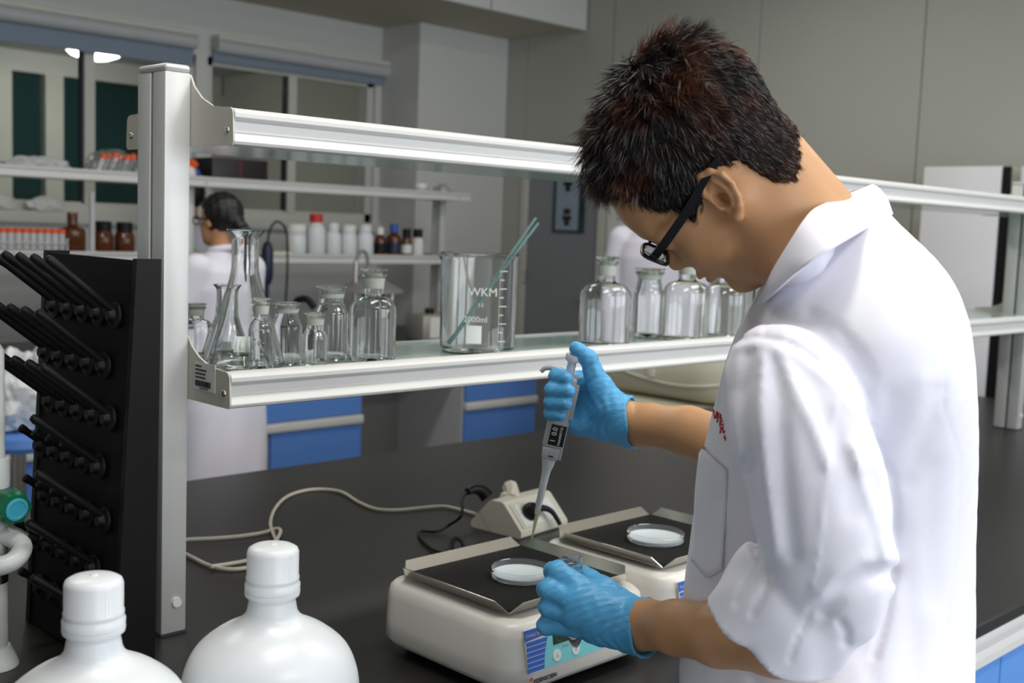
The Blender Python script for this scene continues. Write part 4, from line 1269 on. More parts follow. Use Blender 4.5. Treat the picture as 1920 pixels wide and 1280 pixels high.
plathe([(0, .545), (.0098, .552), (.0100, .575), (.0088, .60), (.0068, .625), (.0058, .66), (.0050, .80), (.0044, .805), (.0034, .86), (0, .86)], 28, (-.002, 0)).build('tip_cone', MT['hdpe'], t, 50)
plathe([(0.0032, .815), (.0037, .815), (.0036, .84), (.0028, .90), (.0012, .985), (.0007, 1.0), (.0004, 1.0)], 20, (-.001, 0)).build('pipette_tip', mat('tip_amber', (226, 222, 178), .2, trans=.4, ior=1.3), t, 50)

# ------------------------------------------------------------------ conical sample tube in the left hand
A2 = Vector(at_d(1070, 1044, 1.462))
B2 = Vector(at_d(1079, 1213, 1.455))
a2 = (B2 - A2).normalized()
q2 = a2.to_track_quat('Z', 'Y').to_matrix()
L2 = (B2 - A2).length
t = thing('conical_tube', 'clear conical sample tube held upright in the gloved left hand', 'tube', A2)
MB().lathe([(.0145, 0), (.0152, .0003), (.0152, .0035), (.0143, .004), (.0143, .0065), (.0149, .007), (.0149, .0095), (.0143, .010), (.0143, .016), (.0148, .0165), (.0148, .018), (.0143, .019), (.0140, L2 - .020), (.0045, L2 - .002), (.003, L2), (0, L2), (0, L2 - .0015), (.0030, L2 - .003), (.0128, L2 - .021), (.0131, 0), (.0145, 0)], 36, A2, q2).build('tube_wall', MT['clearplast'], t, 50)

# ------------------------------------------------------------------ organic shapes: smooth signed distances meshed by surface nets
F32 = np.float32


def smin(a, b, k):
    h = np.maximum(k - np.abs(a - b), 0) / k
    return np.minimum(a, b) - h * h * k * 0.25


def smax(a, b, k):
    return -smin(-a, -b, k)


def rcone(p, a, b, ra, rb):
    a, b = np.asarray(a, F32), np.asarray(b, F32)
    ba = b - a
    pa = p - a
    t = np.clip((pa @ ba) / max(float(ba @ ba), 1e-9), 0, 1)
    q = pa - t[:, None] * ba
    return np.sqrt(np.einsum('ij,ij->i', q, q)) - (ra + (rb - ra) * t)


def chain(p, pts, k=0.004):
    """pts: (x, y, z, r)"""
    d = None
    for u, v in zip(pts[:-1], pts[1:]):
        e = rcone(p, u[:3], v[:3], u[3], v[3])
        d = e if d is None else smin(d, e, k)
    return d


def ellip(p, c, r, R=None):
    q = p - np.asarray(c, F32)
    if R is not None:
        q = q @ np.asarray(R, F32)
    r = np.asarray(r, F32)
    k0 = np.linalg.norm(q / r, axis=1)
    k1 = np.linalg.norm(q / (r * r), axis=1)
    return k0 * (k0 - 1.0) / np.maximum(k1, 1e-6)


def nets(f, lo, hi, h, B=8, slack=1.35):
    """sparse surface nets of f over the box lo..hi with cell size h"""
    lo, hi = np.asarray(lo, float), np.asarray(hi, float)
    nb = np.ceil((hi - lo) / (B * h)).astype(int)
    s = B * h
    g = np.stack(np.meshgrid(*[np.arange(n) for n in nb], indexing='ij'), -1).reshape(-1, 3)
    cen = (lo + (g + 0.5) * s).astype(F32)
    dv = np.concatenate([f(cen[i:i + 200000]) for i in range(0, len(cen), 200000)])
    g = g[np.abs(dv) < s * 0.87 * slack]
    N = nb * B + 1
    off = np.stack(np.meshgrid(*[np.arange(B + 1)] * 3, indexing='ij'), -1).reshape(-1, 3)
    ids, pos, sg = [], [], []
    step = max(1, 250000 // len(off))
    E = [(0, 1), (0, 2), (0, 4), (1, 3), (1, 5), (2, 3), (2, 6), (3, 7), (4, 5), (4, 6), (5, 7), (6, 7)]
    C8 = np.array([[i >> 2 & 1, i >> 1 & 1, i & 1] for i in range(8)])
    n1 = B + 1
    for i in range(0, len(g), step):
        gb = g[i:i + step]
        ip = (gb[:, None, :] * B + off[None]).reshape(-1, 3)
        v = f((lo + ip * h).astype(F32)).reshape(len(gb), n1, n1, n1)
        c = np.stack([v[:, a:a + B, b:b + B, d:d + B] for a, b, d in C8], -1)
        ins = c < 0
        act = ins.any(-1) & ~ins.all(-1)
        w = np.argwhere(act)
        if len(w) == 0:
            continue
        cc = c[act]
        si = ins[act]
        P = np.zeros((len(cc), 3))
        cnt = np.zeros(len(cc))
        for a, b in E:
            m = si[:, a] != si[:, b]
            t = np.where(m, cc[:, a] / np.where(m, cc[:, a] - cc[:, b], 1), 0)
            P += m[:, None] * (C8[a] + t[:, None] * (C8[b] - C8[a]))
            cnt += m
        P /= cnt[:, None]
        cell = gb[w[:, 0]] * B + w[:, 1:]
        ids.append((cell[:, 0] * N[1] + cell[:, 1]) * N[2] + cell[:, 2])
        pos.append(lo + (cell + P) * h)
        sg.append(si)
    ids, pos, sg = np.concatenate(ids), np.concatenate(pos), np.concatenate(sg)
    o = np.argsort(ids)
    ids, pos, sg = ids[o], pos[o], sg[o]
    st = (N[1] * N[2], N[2], 1)
    faces = []

    def look(q):
        j = np.searchsorted(ids, q)
        j = np.minimum(j, len(ids) - 1)
        return j, ids[j] == q
    for ax, (u, v), bit in ((0, (1, 2), 4), (1, (2, 0), 2), (2, (0, 1), 1)):
        m = np.nonzero(sg[:, 0] != sg[:, bit])[0]
        j1, k1 = look(ids[m] - st[u])
        j2, k2 = look(ids[m] - st[u] - st[v])
        j3, k3 = look(ids[m] - st[v])
        ok = k1 & k2 & k3
        q = np.stack([m, j1, j2, j3], 1)[ok]
        fl = ~sg[m, 0][ok]
        q[fl] = q[fl][:, ::-1]
        faces.append(q)
    return pos, np.concatenate(faces)


def net_mesh(name, parts, m, parent):
    """parts: list of (verts, quads), joined to one mesh"""
    off = 0
    V, Fq = [], []
    for v, q in parts:
        V.append(v)
        Fq.append(q + off)
        off += len(v)
    V, Fq = np.concatenate(V), np.concatenate(Fq)
    o = np.zeros(3)
    q = parent
    while q is not None:
        o += np.array(q.location)
        q = q.parent
    me = bpy.data.meshes.new(name)
    me.vertices.add(len(V))
    me.vertices.foreach_set('co', (V - o).astype(np.float32).ravel())
    me.loops.add(Fq.size)
    me.loops.foreach_set('vertex_index', Fq.astype(np.int32).ravel())
    me.polygons.add(len(Fq))
    me.polygons.foreach_set('loop_start', np.arange(0, Fq.size, 4, dtype=np.int32))
    me.polygons.foreach_set('use_smooth', np.ones(len(Fq), dtype=bool))
    me.update(calc_edges=True)
    me.validate()
    me.materials.append(m)
    ob = bpy.data.objects.new(name, me)
    COL.objects.link(ob)
    if parent is not None:
        ob.parent = parent
    return ob


def J(px, py, d, r=None):
    P = at_d(px, py, d)
    return (float(P[0]), float(P[1]), float(P[2])) if r is None else (float(P[0]), float(P[1]), float(P[2]), r)


def to_px(p):
    c = (p - CP.astype(F32)) @ RW.astype(F32)
    return 960 + FPX * c[:, 0] / c[:, 2], 640 + FPX * c[:, 1] / c[:, 2], c[:, 2]


def seg2d(px, py, pts):
    d = None
    for (x0, y0), (x1, y1) in zip(pts[:-1], pts[1:]):
        bx_, by_ = x1 - x0, y1 - y0
        t = np.clip(((px - x0) * bx_ + (py - y0) * by_) / (bx_ * bx_ + by_ * by_), 0, 1)
        e = np.hypot(px - x0 - t * bx_, py - y0 - t * by_)
        d = e if d is None else np.minimum(d, e)
    return d


def poly_sd(px, py, poly):
    """signed distance in pixels to a polygon, negative inside"""
    d = seg2d(px, py, list(poly) + [poly[0]])
    ins = np.zeros(len(px), bool)
    n = len(poly)
    for i in range(n):
        (x0, y0), (x1, y1) = poly[i], poly[(i + 1) % n]
        c = (y0 > py) != (y1 > py)
        ins ^= c & (px < (x1 - x0) * (py - y0) / ((y1 - y0) or 1e-9) + x0)
    return np.where(ins, -d, d)


# ------------------------------------------------------------------ the man at the bench
# head frame, in camera axes (x right, y down, z away): f = face, u = crown, s = his left
TH, YAW, ROLL = math.radians(57.5), math.radians(27.3), math.radians(4.4)
f0 = np.array([-math.cos(TH), math.sin(TH), 0])
u0 = np.array([-math.sin(TH), -math.cos(TH), 0])
zc = np.array([0, 0, 1.0])
fc = f0 * math.cos(YAW) + zc * math.sin(YAW)
sc_ = -zc * math.cos(YAW) + f0 * math.sin(YAW)
u0, sc_ = u0 * math.cos(ROLL) + sc_ * math.sin(ROLL), sc_ * math.cos(ROLL) - u0 * math.sin(ROLL)
HR = np.stack([RW @ fc, RW @ u0, RW @ sc_], 1)      # columns f, u, s in world axes
EAR = np.array(at_d(1347, 371.4, 1.165))
HS = 0.967
HO = EAR - HR @ np.array([-0.004, 0.0, 0.072]) * HS


def H(f, u, s):
    return HO + HR @ (np.array([f, u, s]) * HS)


def head_local(p):
    return ((p - HO.astype(F32)) @ HR.astype(F32)) / F32(HS)


EA = math.radians(20)


def ear_sd(q):
    """q local with s made positive"""
    c = np.array([-0.008, 0.0, 0.0735], F32)
    e = q - c
    ca, sa = math.cos(EA), math.sin(EA)
    # ear plane: x forward, y up (leaning back), z outwards; the rear flares out
    x = e[:, 0] * ca + e[:, 1] * -sa * -1
    y = -e[:, 0] * sa * -1 * -1 + e[:, 1] * ca
    x = e[:, 0] * ca + e[:, 1] * sa
    y = -e[:, 0] * sa + e[:, 1] * ca
    z = e[:, 2] + x * 0.32 + 0.001
    w = np.stack([x, y, z], 1)
    hel = [(0.010, -0.002, .001, .0030), (0.0135, 0.010, .003, .0033), (0.0115, 0.022, .004, .0036), (0.003, 0.0295, .005, .0038), (-0.008, 0.029, .0055, .0038), (-0.0165, 0.020, .006, .0036), (-0.0185, 0.006, .006, .0034), (-0.0155, -0.008, .005, .0034), (-0.0085, -0.020, .004, .0042), (0.0, -0.0285, .003, .0056), (0.0045, -0.024, .001, .0045)]
    d = chain(w, hel, 0.003)
    d = smin(d, ellip(w, (-0.003, 0.003, .0005), (.0165, .027, .0042)), 0.003)
    d = smin(d, chain(w, [(-0.004, 0.021, .004, .0028), (-0.0098, 0.010, .005, .0030), (-0.0095, -0.003, .005, .0030), (-0.003, -0.013, .004, .0034)], 0.002), 0.003)
    d = smin(d, rcone(w, (0.0085, -0.010, .002), (0.0080, -0.004, .003), .0040, .0036), 0.003)
    d = smax(d, -ellip(w, (0.0018, -0.003, .005), (.0078, .0108, .0110)), 0.002)
    d = smax(d, -chain(w, [(0.007, 0.013, .0055, .0026), (0.001, 0.0235, .0065, .0028), (-0.0085, 0.0215, .007, .0028), (-0.0135, 0.010, .007, .0026)], 0.002), 0.002)
    d = smin(d, rcone(w, (-0.002, 0.012, -.012), (-0.002, -0.010, -.012), .012, .010), 0.006)
    return d


def head_sd(p, ears=True):
    q = head_local(p)
    qs = q.copy()
    qs[:, 2] = np.abs(qs[:, 2])
    d = ellip(qs, (-0.012, 0.046, 0), (0.096, 0.080, 0.074))
    d = smin(d, ellip(qs, (0.034, 0.045, 0), (0.062, 0.060, 0.063)), 0.02)
    d = smin(d, ellip(qs, (0.045, -0.020, 0), (0.049, 0.072, 0.056)), 0.02)
    d = smin(d, chain(qs, [(-0.008, -0.020, .054, .018), (0.006, -0.058, .046, .017), (0.045, -0.077, .026, .016), (0.074, -0.088, .004, .0155)], 0.01), 0.024)
    d = smin(d, rcone(qs, (0.02, -0.06, 0), (0.06, -0.08, 0), .036, .022), 0.02)
    d = smin(d, rcone(qs, (0.0805, -0.0865, 0), (0.0805, -0.0845, .008), .0145, .0120), 0.014)
    d = smin(d, rcone(qs, (0.058, -0.028, .036), (0.050, -0.036, .042), .022, .020), 0.02)
    d = smin(d, rcone(qs, (0.083, 0.033, .010), (0.072, 0.033, .044), .0105, .0095), 0.014)
    d = smax(d, -ellip(qs, (0.100, 0.014, .031), (.017, .012, .017)), 0.014)
    d = smin(d, ellip(qs, (0.0745, 0.0135, .031), (.0145, .0125, .0145)), 0.004)
    nose = chain(qs, [(0.086, 0.026, 0, .0070), (0.0965, 0.004, 0, .0080), (0.1055, -0.014, 0, .0098)], 0.006)
    nose = smin(nose, rcone(qs, (0.0950, -0.0195, .0105), (0.0915, -0.021, .012), .0078, .0070), 0.007)
    nose = smin(nose, rcone(qs, (0.099, -0.020, 0), (0.091, -0.0255, 0), .0075, .008), 0.006)
    d = smin(d, nose, 0.009)
    d = smin(d, ellip(qs, (0.085, -0.046, 0), (.016, .016, .026)), 0.012)
    d = smin(d, ellip(qs, (0.0990, -0.0430, 0), (.0072, .0055, .021)), 0.004)
    d = smin(d, ellip(qs, (0.0962, -0.0545, 0), (.0078, .0060, .019)), 0.004)
    d = smax(d, -ellip(qs, (0.104, -0.0486, 0), (.010, .0014, .021)), 0.0025)
    if ears:
        d = smin(d, ear_sd(qs), 0.003)
        d = smax(d, -ellip(qs, (-0.0065, -0.005, 0.0745), (.0052, .0085, .0135)), 0.002)
        d = smax(d, -ellip(qs, (-0.0095, 0.004, 0.0790), (.0060, .0120, .0060)), 0.003)
    return d * F32(HS)


C7 = J(1640, 470, 1.25)
NK0 = tuple(H(-0.030, -0.030, 0))
NK1 = tuple(np.array(J(1555, 505, 1.225)))


def neck_sd(p):
    d = rcone(p, NK0, NK1, .055, .060)
    d = smin(d, rcone(p, tuple(H(-0.050, -0.004, 0)), J(1580, 470, 1.25), .028, .042), 0.03)
    d = smin(d, rcone(p, tuple(H(-0.02, -0.05, 0.034)), J(1500, 560, 1.2), .022, .03), 0.02)
    return d


def skin_head(p):
    return smin(head_sd(p), neck_sd(p), 0.022)


# limbs: (pixel, pixel, depth, radius)
L_ARM = [J(1490, 770, 1.13, .042), J(1535, 1120, 1.145, .034)]
L_FORE = [J(1508, 1193, 1.178, .0375), J(1460, 1197, 1.205, .0380), J(1350, 1188, 1.270, .0345), J(1270, 1176, 1.332, .0300), J(1212, 1170, 1.392, .0280), J(1170, 1163, 1.414, .027)]
R_ARM = [J(1480, 740, 1.41, .042), J(1445, 868, 1.53, .043)]
R_FORE = [J(1445, 868, 1.53, .043), J(1370, 835, 1.585, .040), J(1290, 808, 1.63, .0335), J(1215, 795, 1.675, .0285), J(1175, 792, 1.69, .027)]

LH_D = 0.0
L_HAND = dict(
    palm=[[J(1196, 1170, 1.407, .0265), J(1135, 1150, 1.412, .0235), J(1092, 1108, 1.420, .0165)],
          [J(1190, 1172, 1.407, .0255), J(1125, 1148, 1.410, .0225), J(1080, 1126, 1.412, .0160)],
          [J(1190, 1178, 1.409, .0255), J(1120, 1160, 1.415, .0215), J(1076, 1150, 1.416, .0155)],
          [J(1195, 1183, 1.414, .0250), J(1125, 1176, 1.425, .0200), J(1082, 1172, 1.428, .0140)],
          [J(1180, 1150, 1.435, .0230), J(1130, 1112, 1.440, .0190), J(1105, 1090, 1.462, .0150)]],
    fingers=[[J(1092, 1105, 1.420, .0150), J(1046, 1070, 1.434, .0120), J(1036, 1070, 1.470, .0108), J(1062, 1080, 1.490, .0095)],
             [J(1080, 1125, 1.412, .0150), J(1030, 1104, 1.428, .0125), J(1024, 1104, 1.466, .0112), J(1055, 1112, 1.488, .0098)],
             [J(1076, 1150, 1.416, .0145), J(1030, 1138, 1.432, .0122), J(1026, 1136, 1.468, .0110), J(1056, 1142, 1.488, .0096)],
             [J(1082, 1172, 1.428, .0135), J(1024, 1172, 1.444, .0112), J(1024, 1172, 1.474, .0100), J(1056, 1174, 1.488, .0088)],
             [J(1105, 1090, 1.462, .0145), J(1092, 1078, 1.484, .0120), J(1080, 1082, 1.498, .0098)]])
R_HAND = dict(
    palm=[[J(1192, 792, 1.690, .0265), J(1140, 768, 1.690, .0260), J(1092, 716, 1.700, .0165)],
          [J(1190, 795, 1.692, .0260), J(1130, 775, 1.695, .0240), J(1084, 745, 1.702, .0165)],
          [J(1190, 800, 1.692, .0255), J(1130, 785, 1.695, .0230), J(1082, 775, 1.702, .0160)],
          [J(1190, 805, 1.692, .0250), J(1135, 795, 1.692, .0220), J(1086, 798, 1.698, .0150)],
          [J(1180, 790, 1.685, .0250), J(1142, 760, 1.672, .0235), J(1124, 722, 1.668, .0185)]],
    fingers=[[J(1090, 716, 1.700, .0150), J(1046, 704, 1.692, .0112), J(1043, 705, 1.655, .0104), J(1062, 709, 1.640, .0088)],
             [J(1084, 745, 1.702, .0150), J(1040, 731, 1.694, .0116), J(1036, 731, 1.652, .0108), J(1066, 733, 1.636, .0092)],
             [J(1082, 775, 1.702, .0145), J(1038, 754, 1.694, .0112), J(1034, 754, 1.654, .0104), J(1061, 757, 1.638, .0090)],
             [J(1086, 797, 1.698, .0135), J(1036, 776, 1.692, .0102), J(1033, 775, 1.658, .0094), J(1050, 779, 1.646, .0082)],
             [J(1130, 738, 1.668, .0190), J(1113, 698, 1.664, .0140), J(1103, 672, 1.660, .0122), J(1081, 653, 1.652, .0098)]])


def hand_sd(p, hd, grow):
    d = None
    for c in hd['palm']:
        e = chain(p, [(*q[:3], q[3] + grow) for q in c], 0.008)
        d = e if d is None else smin(d, e, 0.012)
    for c in hd['fingers']:
        e = chain(p, [(*q[:3], q[3] + grow) for q in c], 0.004)
        d = smin(d, e, 0.0035)
    return d


def limbs(p):
    d = chain(p, L_ARM + [L_FORE[0]], 0.02)
    d = smin(d, chain(p, L_FORE, 0.012), 0.02)
    d = np.minimum(d, smin(chain(p, R_ARM, 0.01), chain(p, R_FORE, 0.012), 0.02))
    d = smin(d, hand_sd(p, L_HAND, -0.0016), 0.006)
    d = smin(d, hand_sd(p, R_HAND, -0.0016), 0.006)
    return d


HIP = J(1560, 1420, 1.26)
GROUND = (HIP[0], HIP[1], 0.0)


def trunk(p):
    d = chain(p, [J(1560, 580, 1.25, .070), J(1575, 800, 1.29, .075), J(1570, 1100, 1.37, .065), J(1565, 1420, 1.33, .080)], 0.03)
    d = smin(d, rcone(p, J(1500, 770, 1.14), J(1520, 740, 1.38), .045, .045), 0.03)
    d = smin(d, limbs(p), 0.02)
    hx, hy = GROUND[0], GROUND[1]
    av = Vector(RW @ zc)
    for sg in (-1, 1):
        ox, oy = hx + sg * 0.095 * av.x, hy + sg * 0.095 * av.y
        d = smin(d, chain(p, [(ox, oy, 0.88, .082), (ox, oy, 0.48, .055), (ox, oy, 0.10, .036)], 0.02), 0.03)
    return d


man = thing('person', 'young man with black glasses and white lab coat pipetting over the shakers', 'person', GROUND)
hb_lo, hb_hi = HO - 0.27, HO + 0.27
body_parts = [nets(skin_head, hb_lo, hb_hi, 0.0021)]
lim = np.array([q[:3] for q in L_FORE + R_FORE + L_ARM + R_ARM + sum(L_HAND['fingers'] + R_HAND['fingers'], [])])
body_parts.append(nets(trunk, np.minimum(lim.min(0), [*GROUND[:2], 0]) - 0.16, np.maximum(lim.max(0), [*GROUND[:2], 1.5]) + 0.16, 0.0042))
body = net_mesh('body', body_parts, MT['skin'], man)
print('body', [len(q[1]) for q in body_parts])
# gloves
wr = {}
for nm, hd, fore, c0g, c1g, lab in (('left', L_HAND, L_FORE, J(1182, 1166, 1.410), J(1212, 1175, 1.394), None), ('right', R_HAND, R_FORE, J(1150, 784, 1.69), J(1184, 789, 1.680), None)):
    a, b = np.array(c0g), np.array(c1g)
    ax_ = (b - a) / np.linalg.norm(b - a)
    side = np.array(RW @ np.array([0, 1.0, 0]))

    def glove(p, hd=hd, a=a, b=b, ax_=ax_, fore=fore, nm=nm):
        d = hand_sd(p, hd, 0.0006)
        cuff = rcone(p, a, b + ax_ * 0.004, .0295, .0372)
        d = smin(d, cuff, 0.010)
        # wrinkles around the wrist and palm
        t = (p - a.astype(F32)) @ ax_.astype(F32)
        lat = (p - a.astype(F32)) @ side.astype(F32)
        n_ = np.sin(t * 420 + 2.2 * np.sin(lat * 130) + 1.3 * np.sin(lat * 57 + t * 60)) * np.clip((t + 0.05) / 0.05, 0, 1)
        n_ = n_ * np.clip((0.012 - t) / 0.012, 0.25, 1)
        d = d + F32(0.0007) * n_ + F32(0.0005) * np.sin(p @ np.array([310, 190, 270], F32)) * np.sin(p @ np.array([-140, 260, 330], F32))
        # open end of the cuff, with an uneven hem
        hem = t - np.linalg.norm(b - a) - 0.0030 * np.sin(lat * 110 + 1.0) - 0.22 * np.maximum(lat, 0)
        d = smax(d, hem, 0.0015)
        inner = rcone(p, a, b + ax_ * 0.004, .0255, .0328)
        inner = np.minimum(inner, rcone(p, b, b + ax_ * 0.06, .0328, .040))
        d = smax(d, -smax(inner, -(t - 0.014), 0.002), 0.001)
        return d
    pts = np.array([q[:3] for q in sum(hd['fingers'] + hd['palm'], []) + [tuple(c1g)]])
    g = net_mesh('glove', [nets(glove, pts.min(0) - 0.045, pts.max(0) + 0.045, 0.0019)], MT['glove'], man)
    # rolled bead of the cuff

# --- white coat: torso and sleeves as one cloth surface with its folds
# rows: (pixel row, left edge, right edge, depth, half thickness in depth)
TORSO = np.array([
    (380, 1600, 1640, 1.250, .030), (404, 1530, 1668, 1.250, .062), (430, 1490, 1700, 1.250, .092), (470, 1462, 1742, 1.250, .126), (510, 1440, 1778, 1.250, .152), (560, 1414, 1804, 1.250, .174),
    (610, 1386, 1820, 1.250, .188), (660, 1366, 1828, 1.252, .194), (720, 1352, 1831, 1.258, .192), (770, 1338, 1833, 1.270, .184), (830, 1322, 1834, 1.290, .170), (900, 1309, 1833, 1.312, .156),
    (1000, 1295, 1831, 1.338, .144), (1100, 1282, 1829, 1.352, .138), (1200, 1275, 1828, 1.354, .140), (1280, 1271, 1828, 1.345, .146), (1400, 1290, 1832, 1.31, .162), (1560, 1370, 1842, 1.26, .176),
    (1800, 1400, 1850, 1.24, .186), (2200, 1410, 1860, 1.22, .195), (2240, 1420, 1855, 1.22, .19)], F32)
# rows resampled and smoothed, so that no level shows as a crease
_ry = np.arange(330, 2300, 4.0)
_k = np.exp(-0.5 * (np.arange(-24, 25) * 4 / 26.0) ** 2)
_k /= _k.sum()
_tab = [_ry] + [np.convolve(np.pad(np.interp(_ry, TORSO[:, 0], TORSO[:, i]), 24, mode='edge'), _k, mode='valid') for i in (1, 2, 3, 4)]


def torso_sd(p):
    px, py, d = to_px(p)
    r = [np.interp(py, _tab[0], _tab[i]).astype(F32) for i in (1, 2, 3, 4)]
    hw = (r[1] - r[0]) * 0.5
    u = (px - (r[0] + r[1]) * 0.5) / hw
    v = (d - r[2]) / r[3]
    # the chest turns a little away: skew the section so that its front leads in depth
    v = v + u * 0.22
    n = 2.35
    q = (np.abs(u) ** n + np.abs(v) ** n) ** (1 / n)
    s = (q - 1) * np.minimum(hw * d / FPX, r[3])
    s = np.maximum(s, (378 - py) * d / FPX)
    return np.maximum(s, (py - 2235) * d / FPX).astype(F32)


SLEEVE = [J(1462, 702, 1.085, .050), J(1490, 780, 1.080, .0570), J(1522, 870, 1.085, .0615), J(1540, 960, 1.095, .0625), J(1553, 1050, 1.110, .0620), J(1558, 1110, 1.125, .056)]
RSLEEVE = [J(1470, 690, 1.42, .058), J(1450, 850, 1.50, .056)]
CA, CB = np.array(J(1528, 1086, 1.118)), np.array(J(1444, 1194, 1.150))
CMaj = np.array(J(1645, 1158, 1.120)) - np.array(J(1407, 1014, 1.116))
CMaj /= np.linalg.norm(CMaj)
CAx = (CB - CA)
CL = np.linalg.norm(CAx)
CAx /= CL
CMaj -= CAx * (CMaj @ CAx)
CMaj /= np.linalg.norm(CMaj)
CN = np.cross(CAx, CMaj)


def cuff_sd(p):
    q = p - CA.astype(F32)
    t = q @ CAx.astype(F32)
    m = q @ CMaj.astype(F32)
    n = q @ CN.astype(F32)
    k = np.clip(t / CL, -0.3, 1.2)
    bul = 0.002 * np.sin(np.clip(t / CL, 0, 1) * PI)
    rm, rn = .0715 + bul - 0.001 * k, .054 + bul + 0.002 * k
    r = np.sqrt((m / rm) ** 2 + (n / rn) ** 2)
    wob = 0.0012 * np.sin(m * 105 + n * 40 + t * 30) + 0.0009 * np.sin(n * 130 - m * 60 + t * 90)
    d = (r - 1) * 0.060 + wob
    d = smax(d, t - CL - 0.0030 * np.sin(m * 70 + 0.5), 0.0018)
    d = smax(d, -t - 0.0 + 0.004 * np.sin(m * 60), 0.0018)
    return d


# folds: (half width px, depth m (+ groove, - ridge), pixel polyline); only the camera side of the cloth
FOLDS = [
    (5, .0040, [(1366, 641), (1400, 634), (1432, 632), (1480, 644), (1530, 676), (1580, 715), (1620, 770), (1650, 830), (1668, 885)]),
    (9, -.0022, [(1380, 652), (1432, 645), (1478, 658), (1524, 690), (1572, 730), (1610, 784), (1640, 842)]),
    (16, .0060, [(1458, 600), (1500, 604), (1545, 625), (1585, 670), (1612, 725), (1640, 800), (1660, 870)]),
    (14, -.0045, [(1470, 625), (1520, 630), (1560, 665), (1600, 720), (1632, 790), (1668, 880)]),
    (12, .0045, [(1520, 590), (1570, 615), (1610, 665), (1632, 705)]),
    (15, .0070, [(1405, 665), (1398, 735), (1402, 810), (1410, 870)]),
    (13, -.0060, [(1432, 670), (1424, 760), (1428, 850), (1440, 940), (1452, 1030)]),
    (16, .0060, [(1452, 680), (1464, 770), (1470, 860), (1478, 950), (1488, 1040)]),
    (14, -.0055, [(1458, 660), (1494, 735), (1528, 805), (1552, 870)]),
    (22, .0045, [(1520, 720), (1560, 800), (1585, 880), (1600, 960)]),
    (5, -.0018, [(1570, 735), (1558, 800), (1554, 853), (1544, 936), (1531, 1053), (1518, 1130)]),
    (20, .0085, [(1628, 900), (1640, 960), (1652, 1000)]),
    (13, -.0080, [(1600, 840), (1622, 905), (1642, 970), (1666, 1045)]),
    (20, .0110, [(1668, 1072), (1620, 1078), (1580, 1104), (1545, 1142)]),
    (15, -.0075, [(1668, 1050), (1620, 1052), (1572, 1078), (1540, 1112)]),
    (15, .0060, [(1400, 860), (1412, 940), (1424, 1030)]),
    (9, .0060, [(1672, 890), (1678, 960), (1676, 1050), (1662, 1150), (1640, 1230)]),
    (7, .0042, [(1445, 1068), (1437, 1105), (1410, 1150)]),
    (7, .0040, [(1425, 1050), (1398, 1090), (1380, 1130)]),
    (5, .0035, [(1520, 1138), (1512, 1165), (1495, 1195), (1481, 1238)]),
    (8, .0060, [(1575, 1165), (1586, 1185), (1586, 1205)]),
    (18, .0040, [(1668, 745), (1664, 800), (1650, 830)]),
    (20, .0040, [(1757, 735), (1744, 790), (1722, 830), (1700, 900)]),
    (26, -.0040, [(1735, 720), (1715, 790), (1690, 860)]),
    (3.0, .0016, [(1742, 470), (1762, 560), (1774, 660), (1768, 760), (1800, 860), (1794, 1020), (1778, 1150), (1760, 1290)]),
    (24, .0040, [(1690, 1000), (1706, 1120), (1716, 1280)]),
    (20, .0035, [(1625, 1230), (1640, 1290)]),
    (26, .0040, [(1745, 880), (1738, 1010), (1748, 1120)]),
    (5, .0022, [(1480, 560), (1455, 570), (1440, 600), (1432, 632)]),
    (14, .0050, [(1345, 690), (1352, 760), (1366, 850), (1390, 960)]),
    (10, -.0035, [(1356, 690), (1366, 770), (1384, 870)]),
    (9, .0040, [(1300, 1000), (1330, 960), (1352, 930)]),
    (8, .0040, [(1310, 990), (1340, 1010), (1365, 1004)]),
    (8, .0035, [(1276, 1250), (1296, 1285)]),
    (14, .0045, [(1400, 1225), (1420, 1290)]),
]
FW = np.array([0.0], F32)


def fold_field(px, py, d):
    out = np.zeros(len(px), F32)
    near = d < 1.27
    if near.any():
        x, y = px[near], py[near]
        s = np.zeros(len(x), F32)
        for w, a, pl in FOLDS:
            xs, ys_ = [q[0] for q in pl], [q[1] for q in pl]
            m = (x > min(xs) - 3 * w) & (x < max(xs) + 3 * w) & (y > min(ys_) - 3 * w) & (y < max(ys_) + 3 * w)
            if m.any():
                e = seg2d(x[m], y[m], pl) / w
                s[m] += 0.70 * a * np.exp(-e * e)
        out[near] = s
    return out


def coat_base(p):
    t = torso_sd(p)
    s = chain(p, SLEEVE, 0.02)
    d = smin(t, s, 0.010)
    d = smin(d, chain(p, RSLEEVE, 0.02), 0.02)
    return np.minimum(d, smin(d, cuff_sd(p), 0.004))


def coat_sd(p):
    d = coat_base(p)
    nb_ = np.abs(d) < 0.022
    if nb_.any():
        q = p[nb_]
        px, py, dd = to_px(q)
        k = fold_field(px, py, dd)
        k = k + 0.0011 * np.sin(q @ np.array([31, 17, 23], F32)) * np.sin(q @ np.array([-19, 37, 11], F32) + 1.0)
        k = k + 0.0006 * np.sin(q @ np.array([83, 61, -47], F32)) * np.sin(q @ np.array([-59, 71, 67], F32))
        d = d.copy()
        d[nb_] += k
    # the neck opening
    d = smax(d, -rcone(p, tuple(np.array(NK0)), tuple(np.array(NK1)), .056, .060), 0.003)
    # the cuff mouth stays free for the forearm
    return d


ext = np.array([J(x, y, d) for x in (1262, 1865) for y in (370, 2240) for d in (1.02, 1.46)])
clo, chi = ext.min(0) - 0.02, ext.max(0) + 0.02
clo[2] = 0.42
coat = net_mesh('lab_coat', [nets(coat_sd, clo, chi, 0.0036)], MT['coat'], man)
print('coat', len(coat.data.polygons))

_bv = {}


